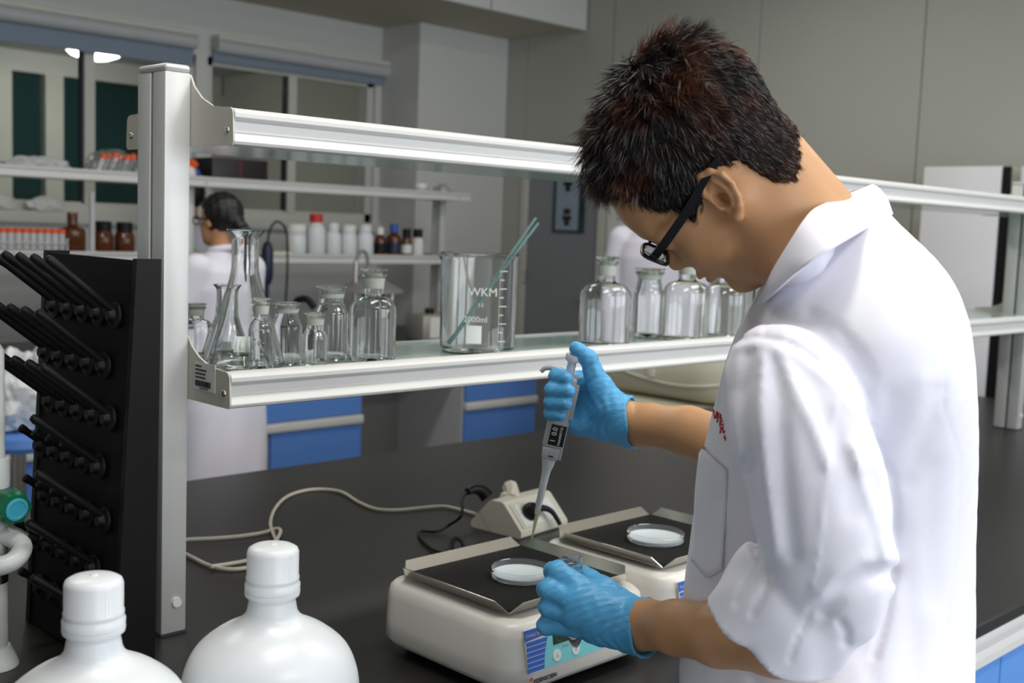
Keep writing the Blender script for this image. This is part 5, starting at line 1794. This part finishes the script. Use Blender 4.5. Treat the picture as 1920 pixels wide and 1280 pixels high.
def coat_hit(px, py):
    if 'b' not in _bv:
        off = Vector(man.location)
        _bv['b'] = BVHTree.FromPolygons([v.co + off for v in coat.data.vertices], [tuple(q.vertices) for q in coat.data.polygons])
    r = RW @ np.array([(px - 960) / FPX, (py - 640) / FPX, 1.0])
    h = _bv['b'].ray_cast(Vector(CP), Vector(r))
    return h


# breast pocket laid on the chest
pk = [(1319, 838), (1365, 880), (1358, 1064), (1331, 1085), (1298, 1052)]
NI, NJ = 12, 16
vs, ok = [], True
tl, tr, bm_, br_, bl_ = (1319, 838), (1365, 880), (1331, 1085), (1358, 1064), (1300, 1052)
for j in range(NJ + 1):
    t_ = j / NJ
    for i in range(NI + 1):
        s_ = i / NI
        lx, ly = tl[0] + (bl_[0] - tl[0]) * t_, tl[1] + (bl_[1] - tl[1]) * t_
        rx, ry = tr[0] + (br_[0] - tr[0]) * t_, tr[1] + (br_[1] - tr[1]) * t_
        x, y = lx + (rx - lx) * s_, ly + (ry - ly) * s_
        y += t_ ** 3 * 26 * (1 - abs(2 * s_ - 1.06))
        h = coat_hit(x, y)
        if h[0] is None:
            h = coat_hit(x + 8, y)
        p_ = h[0] + h[1].normalized() * (0.0022 + 0.0012 * math.sin(3 * s_ + 5 * t_)) if h[0] is not None else Vector(at_d(x, y, 1.2))
        vs.append(p_)
m = MB()
n_ = (NI + 1)
m.add(vs, [(j * n_ + i, j * n_ + i + 1, (j + 1) * n_ + i + 1, (j + 1) * n_ + i) for j in range(NJ) for i in range(NI)])
pocket = m.build('breast_pocket', MT['coat'], coat, 60)
md = pocket.modifiers.new('thick', 'SOLIDIFY')
md.thickness = 0.003
md.offset = -0.4
# red embroidered characters on the chest, their strokes read down the edge
def strokes(lines, r=0.0009):
    m = MB()
    for pl in lines:
        pts = []
        for x, y in pl:
            h = coat_hit(x, y)
            if h[0] is None:
                continue
            pts.append(h[0] + h[1].normalized() * 0.0006)
        if len(pts) > 1:
            m.tube(pts, r, 6, 1)
    return m


strokes([[(1339, 768), (1341, 784)], [(1338, 770), (1345, 774)], [(1339, 777), (1345, 781)], [(1345, 772), (1344, 784)], [(1347, 774), (1353, 778)], [(1346, 781), (1354, 784)], [(1348, 774), (1346, 792)], [(1352, 777), (1351, 798)]], .0010).build('embroidered_character', MT['redthread'], coat)
strokes([[(1351, 790), (1356, 789)], [(1350, 796), (1357, 795), (1356, 801)], [(1351, 801), (1357, 803)], [(1353, 803), (1351, 812)], [(1356, 803), (1357, 811), (1360, 808)]], .0009).build('embroidered_character', MT['redthread'], coat)
strokes([[(1359, 815), (1361, 826)], [(1358, 820), (1362, 821)]], .0008).build('embroidered_character', MT['redthread'], coat)

# collar: a turned-down band, built as a strip between its upper and lower edge
UP = [(1423, 566, 1.235), (1432, 545, 1.190), (1447, 512, 1.150), (1466, 480, 1.122), (1490, 442, 1.112), (1508, 415, 1.120), (1528, 393, 1.142), (1562, 377, 1.180), (1602, 361, 1.222), (1637, 347, 1.262),
      (1625, 352, 1.31), (1580, 366, 1.345), (1520, 395, 1.36), (1470, 440, 1.35), (1440, 500, 1.32), (1425, 552, 1.27), (1422, 568, 1.240)]
LO = [(1432, 572, 1.225), (1441, 562, 1.165), (1468, 534, 1.110), (1502, 505, 1.078), (1536, 480, 1.066), (1562, 464, 1.070), (1588, 449, 1.085), (1615, 434, 1.130), (1645, 418, 1.190), (1671, 403, 1.262),
      (1665, 404, 1.34), (1630, 418, 1.40), (1560, 440, 1.42), (1500, 490, 1.41), (1455, 530, 1.37), (1436, 562, 1.30), (1430, 574, 1.245)]


def resample(pts, n):
    P = [Vector(at_d(*q)) for q in pts]
    out = []
    for k in range(n):
        u = k / (n - 1) * (len(P) - 1)
        i = min(int(u), len(P) - 2)
        t = u - i
        p0, p1, p2, p3 = P[max(i - 1, 0)], P[i], P[i + 1], P[min(i + 2, len(P) - 1)]
        out.append(0.5 * ((2 * p1) + (p2 - p0) * t + (2 * p0 - 5 * p1 + 4 * p2 - p3) * t * t + (3 * p1 - p0 - 3 * p2 + p3) * t ** 3))
    return out


NU, NV = 96, 12
A_, B_2 = resample(UP, NU), resample(LO, NU)
axn = Vector(NK1) - Vector(NK0)
axn.normalize()
vs = []
for i in range(NU):
    for j in range(NV + 5):
        # five extra rows run down inside, behind the fold
        if j < 5:
            c = Vector(NK0) + axn * (A_[i] - Vector(NK0)).dot(axn)
            inw = (c - A_[i]).normalized()
            t = (5 - j) / 5
            vs.append(A_[i] + inw * (0.0045 + 0.003 * t) * min(1, t * 2.2) + axn * (0.045 * t) + Vector((0, 0, 0.0)))
        else:
            t = (j - 5) / (NV - 1)
            p_ = A_[i].lerp(B_2[i], t)
            c = Vector(NK0) + axn * (p_ - Vector(NK0)).dot(axn)
            outw = (p_ - c).normalized()
            vs.append(p_ + outw * (0.005 * math.sin(PI * min(1, t * 1.05)) + 0.0008 * math.sin(i * 0.7) * t))
nr = NV + 5
m = MB().add(vs, [(i * nr + j, i * nr + j + 1, (i + 1) * nr + j + 1, (i + 1) * nr + j) for i in range(NU - 1) for j in range(nr - 1)])
collar = m.build('collar', MT['coat'], coat, 80)
md = collar.modifiers.new('thick', 'SOLIDIFY')
md.thickness = 0.0028
md.offset = 0.0

# --- hair: a cap over the skull with clumps, then strands
# outline on his left side in picture pixels (mirrored through the head's middle plane for the other side)
HAIR_POLY = [(1104, 262), (1107, 306), (1120, 338), (1134, 358), (1146, 360), (1156, 351), (1180, 365), (1204, 381), (1228, 388), (1256, 391), (1280, 403), (1300, 416), (1309, 398), (1316, 372), (1318, 345), (1330, 322), (1352, 312), (1388, 302),
             (1404, 314), (1424, 328), (1446, 340), (1476, 349), (1496, 340), (1506, 312), (1502, 270), (1491, 228), (1474, 186), (1444, 158), (1416, 128), (1384, 100), (1336, 72), (1296, 66), (1252, 66), (1216, 84), (1182, 124), (1150, 152), (1122, 190), (1110, 225)]


def hair_mask(p):
    q = head_local(p)
    q[:, 2] = np.abs(q[:, 2]) + 0.0
    w = (HO.astype(F32) + (q * F32(HS)) @ HR.T.astype(F32)).astype(F32)
    px, py, d = to_px(w)
    return poly_sd(px, py, HAIR_POLY).astype(F32) * d / FPX, q


def hair_thick(q):
    """thickness of the hair over the skull: long on top and in front, short at the sides and nape"""
    el = np.clip((q[:, 1] - 0.03) / 0.10, 0, 1)
    top = el * el * (3 - 2 * el)
    fr = np.clip((q[:, 0] - 0.02) / 0.08, 0, 1) * np.clip((q[:, 1] - 0.035) / 0.05, 0, 1)
    nape = np.clip((-0.01 - q[:, 1]) / 0.05, 0, 1)
    occ = np.clip((-q[:, 0] - 0.03) / 0.06, 0, 1) * np.clip((q[:, 1] + 0.01) / 0.05, 0, 1)
    return 0.0045 + 0.020 * top + 0.012 * fr + 0.009 * occ - 0.003 * nape


def hair_sd(p):
    mk, q = hair_mask(p)
    d = head_sd(p, ears=False)
    d = smin(d, neck_sd(p), 0.022)
    a = np.arctan2(q[:, 2], q[:, 0])
    cl = np.sin(q[:, 0] * 150 + 2.0 * np.sin(q[:, 2] * 90)) * np.sin(q[:, 2] * 170 + 1.5 * np.sin(q[:, 0] * 80 + q[:, 1] * 60)) + 0.6 * np.sin(q[:, 0] * 310 + q[:, 2] * 140 + q[:, 1] * 120)
    top = np.clip((q[:, 1] - 0.02) / 0.08, 0, 1)
    th = hair_thick(q)
    d = d - th - F32(0.0024) * cl * (0.25 + top)
    jag = 0.0012 * np.sin(q[:, 0] * 400 + q[:, 2] * 300) + 0.0012 * np.sin(q[:, 0] * 910 - q[:, 1] * 530) + 0.0008 * np.sin(q[:, 1] * 1500 + q[:, 0] * 700)
    return smax(d, mk + jag, 0.008)


hair = net_mesh('hair', [nets(hair_sd, HO - 0.20, HO + 0.20, 0.0021)], MT['hair'], man)
print('hair', len(hair.data.polygons))


def add_strands(name, parent, N, seed):
    rg = np.random.default_rng(seed)
    me = hair.data
    nv = len(me.vertices)
    co = np.empty(nv * 3, np.float32)
    me.vertices.foreach_get('co', co)
    no = np.empty(nv * 3, np.float32)
    me.vertices.foreach_get('normal', no)
    co, no = co.reshape(-1, 3) + np.array(man.location, np.float32), no.reshape(-1, 3)
    idx = rg.choice(nv, N)
    P, Nn = co[idx], no[idx]
    q = head_local(P)
    # keep outer surface only
    nl = Nn @ HR
    rad = q - np.array([-0.01, 0.045, 0], np.float32)
    keep = (np.einsum('ij,ij->i', nl, rad / np.linalg.norm(rad, axis=1)[:, None]) > 0.15)
    P, q, nl = P[keep], q[keep], nl[keep]
    n = len(P)
    # growth direction in head axes: away from the crown whorl, falling; fringe sweeps forward and to his right
    whorl = np.array([-0.055, 0.115, 0.01])
    r = q - whorl
    r /= np.linalg.norm(r, axis=1)[:, None]
    tang = r - nl * np.einsum('ij,ij->i', r, nl)[:, None]
    tang /= np.maximum(np.linalg.norm(tang, axis=1), 1e-4)[:, None]
    top = np.clip((q[:, 1] - 0.045) / 0.07, 0, 1)
    low = np.clip((0.03 - q[:, 1]) / 0.06, 0, 1)
    jit = rg.normal(0, 1, (n, 3))
    clump = np.stack([np.sin(q[:, 2] * 120 + q[:, 0] * 60), np.sin(q[:, 0] * 110), np.sin(q[:, 0] * 90 + q[:, 2] * 100 + 1)], 1)
    dirn = tang * (0.95) + nl * (0.30 + 0.06 * top - 0.08 * low)[:, None] + 0.13 * jit + 0.22 * clump * (0.25 + top)[:, None]
    dirn /= np.linalg.norm(dirn, axis=1)[:, None]
    L = (0.009 + 0.012 * top + 0.004 * np.clip(q[:, 0] / 0.08, 0, 1)) * rg.uniform(0.6, 1.25, n)
    L *= np.where(low > 0.3, 0.75, 1.0)
    K = 6
    pts = np.zeros((n, K, 3))
    base = q - nl * 0.0004
    for k in range(K):
        t = k / (K - 1)
        curl = tang * 0.25 * t * t - nl * (0.20 + 0.10 * top[:, None]) * t * t
        pts[:, k] = base + L[:, None] * (dirn * t + curl * 0.9)
    W = HO + (pts.reshape(-1, 3) * HS) @ HR.T
    # flat tapering blades as a plain mesh
    W = W.reshape(n, K, 3)
    view_ = CP - W[:, 2]
    tv = W[:, -1] - W[:, 0]
    sd = np.cross(tv, rg.normal(0, 1, (n, 3)))
    sd /= np.maximum(np.linalg.norm(sd, axis=1), 1e-6)[:, None]
    wd = 0.00042 * np.array([1, 1, 0.9, 0.7, 0.45, 0.1])
    A = W + sd[:, None, :] * wd[None, :, None]
    Bv = W - sd[:, None, :] * wd[None, :, None]
    V = np.stack([A, Bv], 2).reshape(-1, 3)
    base_i = (np.arange(n) * K * 2)[:, None]
    k = np.arange(K - 1) * 2
    fq = np.stack([base_i + k, base_i + k + 1, base_i + k + 3, base_i + k + 2], -1).reshape(-1, 4)
    o = net_mesh(name, [(V, fq)], MT['strand'], parent)
    o['kind'] = 'stuff'
    return o


ms = bpy.data.materials.new('hair_strand')
ms.use_nodes = True
nt = ms.node_tree
bs = nt.nodes['Principled BSDF']
bs.inputs['Roughness'].default_value = 0.42
gi = nt.nodes.new('ShaderNodeTexCoord')
mp = nt.nodes.new('ShaderNodeTexNoise')
mp.inputs['Scale'].default_value = 14
mp.inputs['Detail'].default_value = 2
rp = nt.nodes.new('ShaderNodeValToRGB')
rp.color_ramp.elements[0].position = 0.46
rp.color_ramp.elements[0].color = lin((22, 15, 12))
rp.color_ramp.elements[1].position = 0.72
rp.color_ramp.elements[1].color = lin((98, 54, 34))
nt.links.new(gi.outputs['Object'], mp.inputs['Vector'])
nt.links.new(mp.outputs['Fac'], rp.inputs['Fac'])
nt.links.new(rp.outputs['Color'], bs.inputs['Base Color'])
MT['strand'] = ms
add_strands('strands', hair, 42000, 3)
# eyebrow and lashes on his left side, and the other
for sg in (1, -1):
    m = MB()
    for k in range(26):
        t = k / 25
        a = H(0.0905 - 0.020 * t ** 1.6, 0.0345 + 0.004 * math.sin(t * 2.6), sg * (0.014 + 0.034 * t))
        b = a + HR @ np.array([-0.003, 0.0035 - 0.004 * t, sg * 0.007])
        m.cone(a + HR @ np.array([.0012, 0, 0]), b + HR @ np.array([.0012, 0, 0]), 0.0009, 0.0002, 5)
    m.build('eyebrow', MT['hair'], man)
    m = MB()
    for k in range(14):
        t = k / 13
        a = H(0.0885 - 0.006 * t, 0.0085 - 0.001 * math.sin(t * 3.1), sg * (0.023 + 0.018 * t))
        b = a + HR @ np.array([0.0075, -0.001, sg * 0.002])
        m.cone(a, b, 0.0005, 0.0001, 4)
    m.build('eyelash', MT['hair'], man)

# --- glasses
gl = thing('glasses', None, None, H(0.10, 0.012, 0))
gl.parent = man
gl.location = Vector(H(0.10, 0.012, 0)) - Vector(man.location)
gl['label'] = 'black rimmed glasses'
fr_m, lens_m = MB(), []
for sg in (1, -1):
    ring = []
    for k in range(28):
        a = 2 * PI * k / 28
        ca, sa = math.cos(a), math.sin(a)
        s_ = sg * (0.034 + 0.026 * abs(ca) ** 0.5 * (1 if ca > 0 else -1))
        u_ = 0.0160 + 0.0150 * abs(sa) ** 0.5 * (1 if sa > 0 else -1)
        f_ = 0.0995 - 0.12 * max(0, abs(s_) - 0.018) ** 1.45 * 4.5
        ring.append(tuple(H(f_ + (u_ - .01) * 0.16, u_, s_)))
    rim = MB().tube(ring, 0.0023, 8, 1, closed=True).build('rim', MT['frame'], gl, 60)
    c = np.mean(np.array(ring), 0)
    q = HR @ np.array([0.0009, 0, 0])
    inner = [tuple(np.array(v) * 0.985 + c * 0.015) for v in ring]
    n = len(inner)
    MB().add([tuple(np.array(v) + q) for v in inner] + [tuple(np.array(v) - q) for v in inner], [tuple(range(n)), tuple(range(n, 2 * n))[::-1]] + [(i, (i + 1) % n, n + (i + 1) % n, n + i) for i in range(n)]).build('lens', mat('lens_glass', (250, 252, 252), 0.0, trans=1.0, ior=1.12) if sg == 1 else bpy.data.materials['lens_glass'], rim)
    tm = [H(0.0940, 0.0200, sg * .0595), H(0.0880, 0.0200, sg * .0665), H(0.070, 0.0200, sg * .0735), H(0.035, 0.0200, sg * .0770), H(0.008, 0.0210, sg * .0785), H(-0.012, 0.0235, sg * .0790), H(-0.028, 0.0245, sg * .0790), H(-0.040, 0.0235, sg * .0785)]
    m = MB()
    bx_ = []
    for i in range(len(tm) - 1):
        for k in range(3):
            bx_.append(np.array(tm[i]) + (np.array(tm[i + 1]) - np.array(tm[i])) * k / 3)
    bx_.append(np.array(tm[-1]))
    uu, sv = HR @ np.array([0, 1.0, 0]), HR @ np.array([0, 0, 1.0])
    vs, fs = [], []
    for i, p_ in enumerate(bx_):
        hh = 0.0046 if i < 14 else 0.0038
        for a, b in ((-1, -1), (1, -1), (1, 1), (-1, 1)):
            vs.append(p_ + uu * hh * a + sv * 0.0016 * b)
    for i in range(len(bx_) - 1):
        for k in range(4):
            fs.append((i * 4 + k, i * 4 + (k + 1) % 4, i * 4 + 4 + (k + 1) % 4, i * 4 + 4 + k))
    fs += [(0, 1, 2, 3), tuple(len(vs) - 4 + k for k in (3, 2, 1, 0))]
    m.add(vs, fs).build('temple', MT['frame'], gl, 40)
MB().tube([H(.100, .022, -.010), H(.1035, .024, 0), H(.100, .022, .010)], .0018, 8, 4).build('bridge', MT['frame'], gl, 60)

# --- trousers and shoes (hidden below the picture, but he stands on the floor)
hx, hy = GROUND[0], GROUND[1]
av = np.array(RW @ zc)
fw = np.array([-0.7, 0.7, 0])
feet = []


def trouser_sd(p):
    d = None
    for sg in (-1, 1):
        ox, oy = hx + sg * 0.095 * av[0], hy + sg * 0.095 * av[1]
        e = chain(p, [(ox, oy, 0.88, .094), (ox, oy, 0.48, .072), (ox, oy, 0.095, .062)], 0.02)
        d = e if d is None else smin(d, e, 0.03)
    return np.maximum(d, 0.06 - p[:, 2])


net_mesh('trousers', [nets(trouser_sd, (hx - .3, hy - .3, 0.0), (hx + .3, hy + .3, 1.02), 0.010)], MT['trouser'], man)
for sg in (-1, 1):
    ox, oy = hx + sg * 0.095 * av[0], hy + sg * 0.095 * av[1]

    def shoe(p, ox=ox, oy=oy):
        d = chain(p, [(ox - fw[0] * .06, oy - fw[1] * .06, .045, .042), (ox + fw[0] * .06, oy + fw[1] * .06, .040, .044), (ox + fw[0] * .18, oy + fw[1] * .18, .032, .036)], .02)
        return np.maximum(d, 0.002 - p[:, 2])
    net_mesh('shoe', [nets(shoe, (ox - .3, oy - .3, -0.01), (ox + .3, oy + .3, .12), 0.008)], MT['black'], man)

# ------------------------------------------------------------------ people in the background
def far_person(label, x, y, ang, height, hair_style, coat_m, arms, bend=0.0):
    """standing figure; ang = facing direction in the ground plane"""
    t = thing('person', label, 'person', (x, y, 0))
    F_ = np.array([math.cos(ang), math.sin(ang), 0])
    S_ = np.array([-math.sin(ang), math.cos(ang), 0])
    Z_ = np.array([0, 0, 1.0])
    k = height / 1.70

    def W(f, s, z):
        return tuple(np.array([x, y, 0]) + (F_ * (f + bend * max(0, z - 0.95)) + S_ * s) * k + Z_ * z * k)

    def W4(f, s, z, r):
        return (*W(f, s, z), r * k)
    hz = 1.585
    hb = 0.035
    hd_R = np.stack([F_, S_, Z_], 1)

    def head(p):
        d = ellip(p, W(hb - 0.012, 0, hz + 0.022), np.array((.092, .074, .090)) * k, hd_R)
        d = smin(d, ellip(p, W(hb + 0.035, 0, hz - 0.040), np.array((.052, .055, .075)) * k, hd_R), .02)
        d = smin(d, rcone(p, W(hb + .045, 0, hz - .085), W(hb + .066, 0, hz - .095), .026 * k, .018 * k), .02)
        d = smin(d, rcone(p, W(hb + .083, 0, hz + .005), W(hb + .103, 0, hz - .028), .008 * k, .010 * k), .01)
        for sg in (1, -1):
            d = smin(d, ellip(p, W(hb - .008, sg * .075, hz - .01), np.array((.018, .008, .030)) * k, hd_R), .006)
        d = smin(d, rcone(p, W(hb - .02, 0, hz - .05), W(-.005, 0, 1.40), .050 * k, .055 * k), .02)
        return d
    HN = []
    for sg, (ez, ef, wf, ws, wz) in zip((1, -1), arms):
        sh, el, wr_ = W4(0, sg * .175, 1.37, .048), W4(ef, sg * .23, ez, .040), W4(wf, sg * ws, wz, .028)
        HN.append((sh, el, wr_))

    def bodyf(p):
        d = smin(head(p), chain(p, [W4(0, 0, 1.36, .10), W4(0, 0, 0.95, .11)], .03), .03)
        for i, (sh, el, wr_) in enumerate(HN):
            d = smin(d, chain(p, [sh, el, wr_], .015), .02)
            dv_ = np.array(wr_[:3]) - np.array(el[:3])
            dv_ /= np.linalg.norm(dv_)
            q0 = np.array(wr_[:3])
            d = smin(d, rcone(p, q0, q0 + dv_ * .075 * k, .026 * k, .028 * k), .015)
            for j in range(4):
                o_ = np.cross(dv_, F_) * 0 + Z_ * (0.022 - 0.015 * j) * k
                d = smin(d, chain(p, [(*(q0 + dv_ * .08 * k + o_), .0095 * k), (*(q0 + dv_ * .125 * k + o_ * 1.1 + F_ * .006), .0088 * k), (*(q0 + dv_ * .150 * k + o_ - Z_ * .012 + F_ * .008), .008 * k)], .003), .006)
            d = smin(d, chain(p, [(*(q0 + dv_ * .02 * k), .014 * k), (*(q0 + dv_ * .07 * k + Z_ * .04 * k), .0105 * k), (*(q0 + dv_ * .105 * k + Z_ * .045 * k), .009 * k)], .004), .008)
        for sg in (1, -1):
            d = smin(d, chain(p, [W4(0, sg * .09, .90, .085), W4(0, sg * .09, .48, .055), W4(0, sg * .09, .09, .036)], .02), .03)
        return d
    lo, hi = np.array([x, y, 0]) - [.62, .62, 0.0], np.array([x, y, 0]) + [.62, .62, height + .12]
    net_mesh('body', [nets(bodyf, lo, hi, .0095)], MT['skinbg'], t)

    def coatf(p):
        q = p - np.array([x, y, 0], F32)
        z = q[:, 2] / k
        f = q @ F_.astype(F32) / k - bend * np.maximum(0, z - .95)
        s = q @ S_.astype(F32) / k
        hwz = np.interp(z, [0.38, .75, 1.0, 1.12, 1.28, 1.36, 1.41, 1.45], [.235, .225, .195, .180, .205, .190, .130, .070])
        hdz = np.interp(z, [0.38, .75, 1.0, 1.12, 1.28, 1.36, 1.41, 1.45], [.180, .165, .145, .130, .140, .125, .090, .065])
        n = np.sqrt((s / hwz) ** 2 + (f / hdz) ** 2)
        d = (n - 1) * np.minimum(hwz, hdz) * k
        d = np.maximum(d, np.maximum((z - 1.45) * k, (.38 - z) * k)).astype(F32)
        for sh, el, wr_ in HN:
            e = chain(p, [(*sh[:3], sh[3] + .020), (*el[:3], el[3] + .020), (*(np.array(el[:3]) * .2 + np.array(wr_[:3]) * .8), wr_[3] + .022)], .015)
            d = smin(d, e, .018)
        d = d + F32(.005) * np.sin(q @ np.array([23, 17, 4], F32)) * np.sin(q @ np.array([-15, 21, 9], F32))
        return d
    c = net_mesh('lab_coat', [nets(coatf, lo, hi, .0095)], coat_m, t)
    # collar
    m = MB()
    ring_ = [W(.062 * math.cos(a) + .0, .066 * math.sin(a), 1.455 + .012 * math.cos(a) * -1) for a in np.linspace(0.5, 2 * PI - .5, 24)]
    m.tube(ring_, .016 * k, 8, 2).build('collar', coat_m, c, 60)

    def hairf(p):
        q = p - np.array(W(0, 0, 0), F32)
        z = q[:, 2] / k
        f = q @ F_.astype(F32) / k - bend * np.maximum(0, z - .95)
        d = ellip(p, W(hb - .018, 0, hz + .030), np.array((.102, .086, .098)) * k, hd_R)
        line = (hz + .035) + (f - hb) * 0.42 if True else 0
        cut = np.where(f > hb + .01, (hz + .040) + (f - hb - .01) * .35 - z, (hz - .055) - z) * k
        if hair_style == 'ponytail':
            cut = np.where(f > hb + .012, (hz + .040) + (f - hb - .012) * .3 - z, (hz - .075) - z) * k
        d = smax(d, cut.astype(F32), .012)
        if hair_style == 'ponytail':
            tail = chain(p, [W4(-.075, 0, hz - .01, .030), W4(-.115, 0, hz - .06, .034), W4(-.125, 0, hz - .16, .032), W4(-.118, 0, hz - .25, .020), W4(-.112, 0, hz - .30, .006)], .02)
            d = smin(d, tail, .02)
        d = d + F32(.003) * np.sin(q @ np.array([110, 60, 40], F32)) * np.sin(q @ np.array([-70, 120, 30], F32))
        return d
    net_mesh('hair', [nets(hairf, lo, hi, .0075)], MT['hairbg'], t)
    # trousers and shoes
    def trf(p):
        d = None
        for sg in (1, -1):
            e = chain(p, [W4(0, sg * .09, .90, .100), W4(0, sg * .09, .48, .074), W4(0, sg * .09, .09, .062)], .02)
            d = e if d is None else smin(d, e, .03)
        return np.maximum(d, .06 - p[:, 2])
    net_mesh('trousers', [nets(trf, lo, hi - [0, 0, .6], .016)], MT['trouser'], t)
    for sg in (1, -1):
        def shf(p, sg=sg):
            d = chain(p, [W4(-.05, sg * .09, .042, .040), W4(.06, sg * .09, .040, .042), W4(.16, sg * .09, .032, .034)], .02)
            return np.maximum(d, .002 - p[:, 2])
        net_mesh('shoe', [nets(shf, lo, hi - [0, 0, height - .05], .012)], MT['black'], t)
    return t, W


wom, W = far_person('woman with black ponytail and white lab coat standing at the far bench', 2.60, 4.33, math.radians(108), 1.60, 'ponytail', MT['coatbg'],
                    ((1.12, .06, .26, .16, 1.06), (1.12, .06, .26, .14, 1.06)))
gm = MB()
for sg in (1, -1):
    gm.tube([W(.035 + .100, sg * .012, 1.587), W(.035 + .098, sg * .055, 1.590), W(.035 + .060, sg * .080, 1.592), W(.035 - .01, sg * .084, 1.585)], .003, 6, 3)
    gm.tube([W(.035 + .101, sg * .034 + .022 * math.cos(a), 1.580 + .017 * math.sin(a)) for a in np.linspace(0, 2 * PI, 14)[:-1]], .0025, 6, 1, closed=True)
gm.build('glasses', MT['frame'], wom, 60)
far_person('dark haired person in white standing behind the far shelf, head under its upper rail', 3.46, 6.14, math.radians(165), 1.72, 'short', MT['coatbg'], ((1.12, .02, .10, .14, .98), (1.12, .02, .10, .14, .98)))
far_person('person in a white coat behind the right hand glass bottles, head hidden by the man', 4.98, 3.90, math.radians(215), 1.82, 'short', MT['coatbg'], ((1.08, .0, .06, .25, .84), (1.08, .0, .06, .25, .84)))
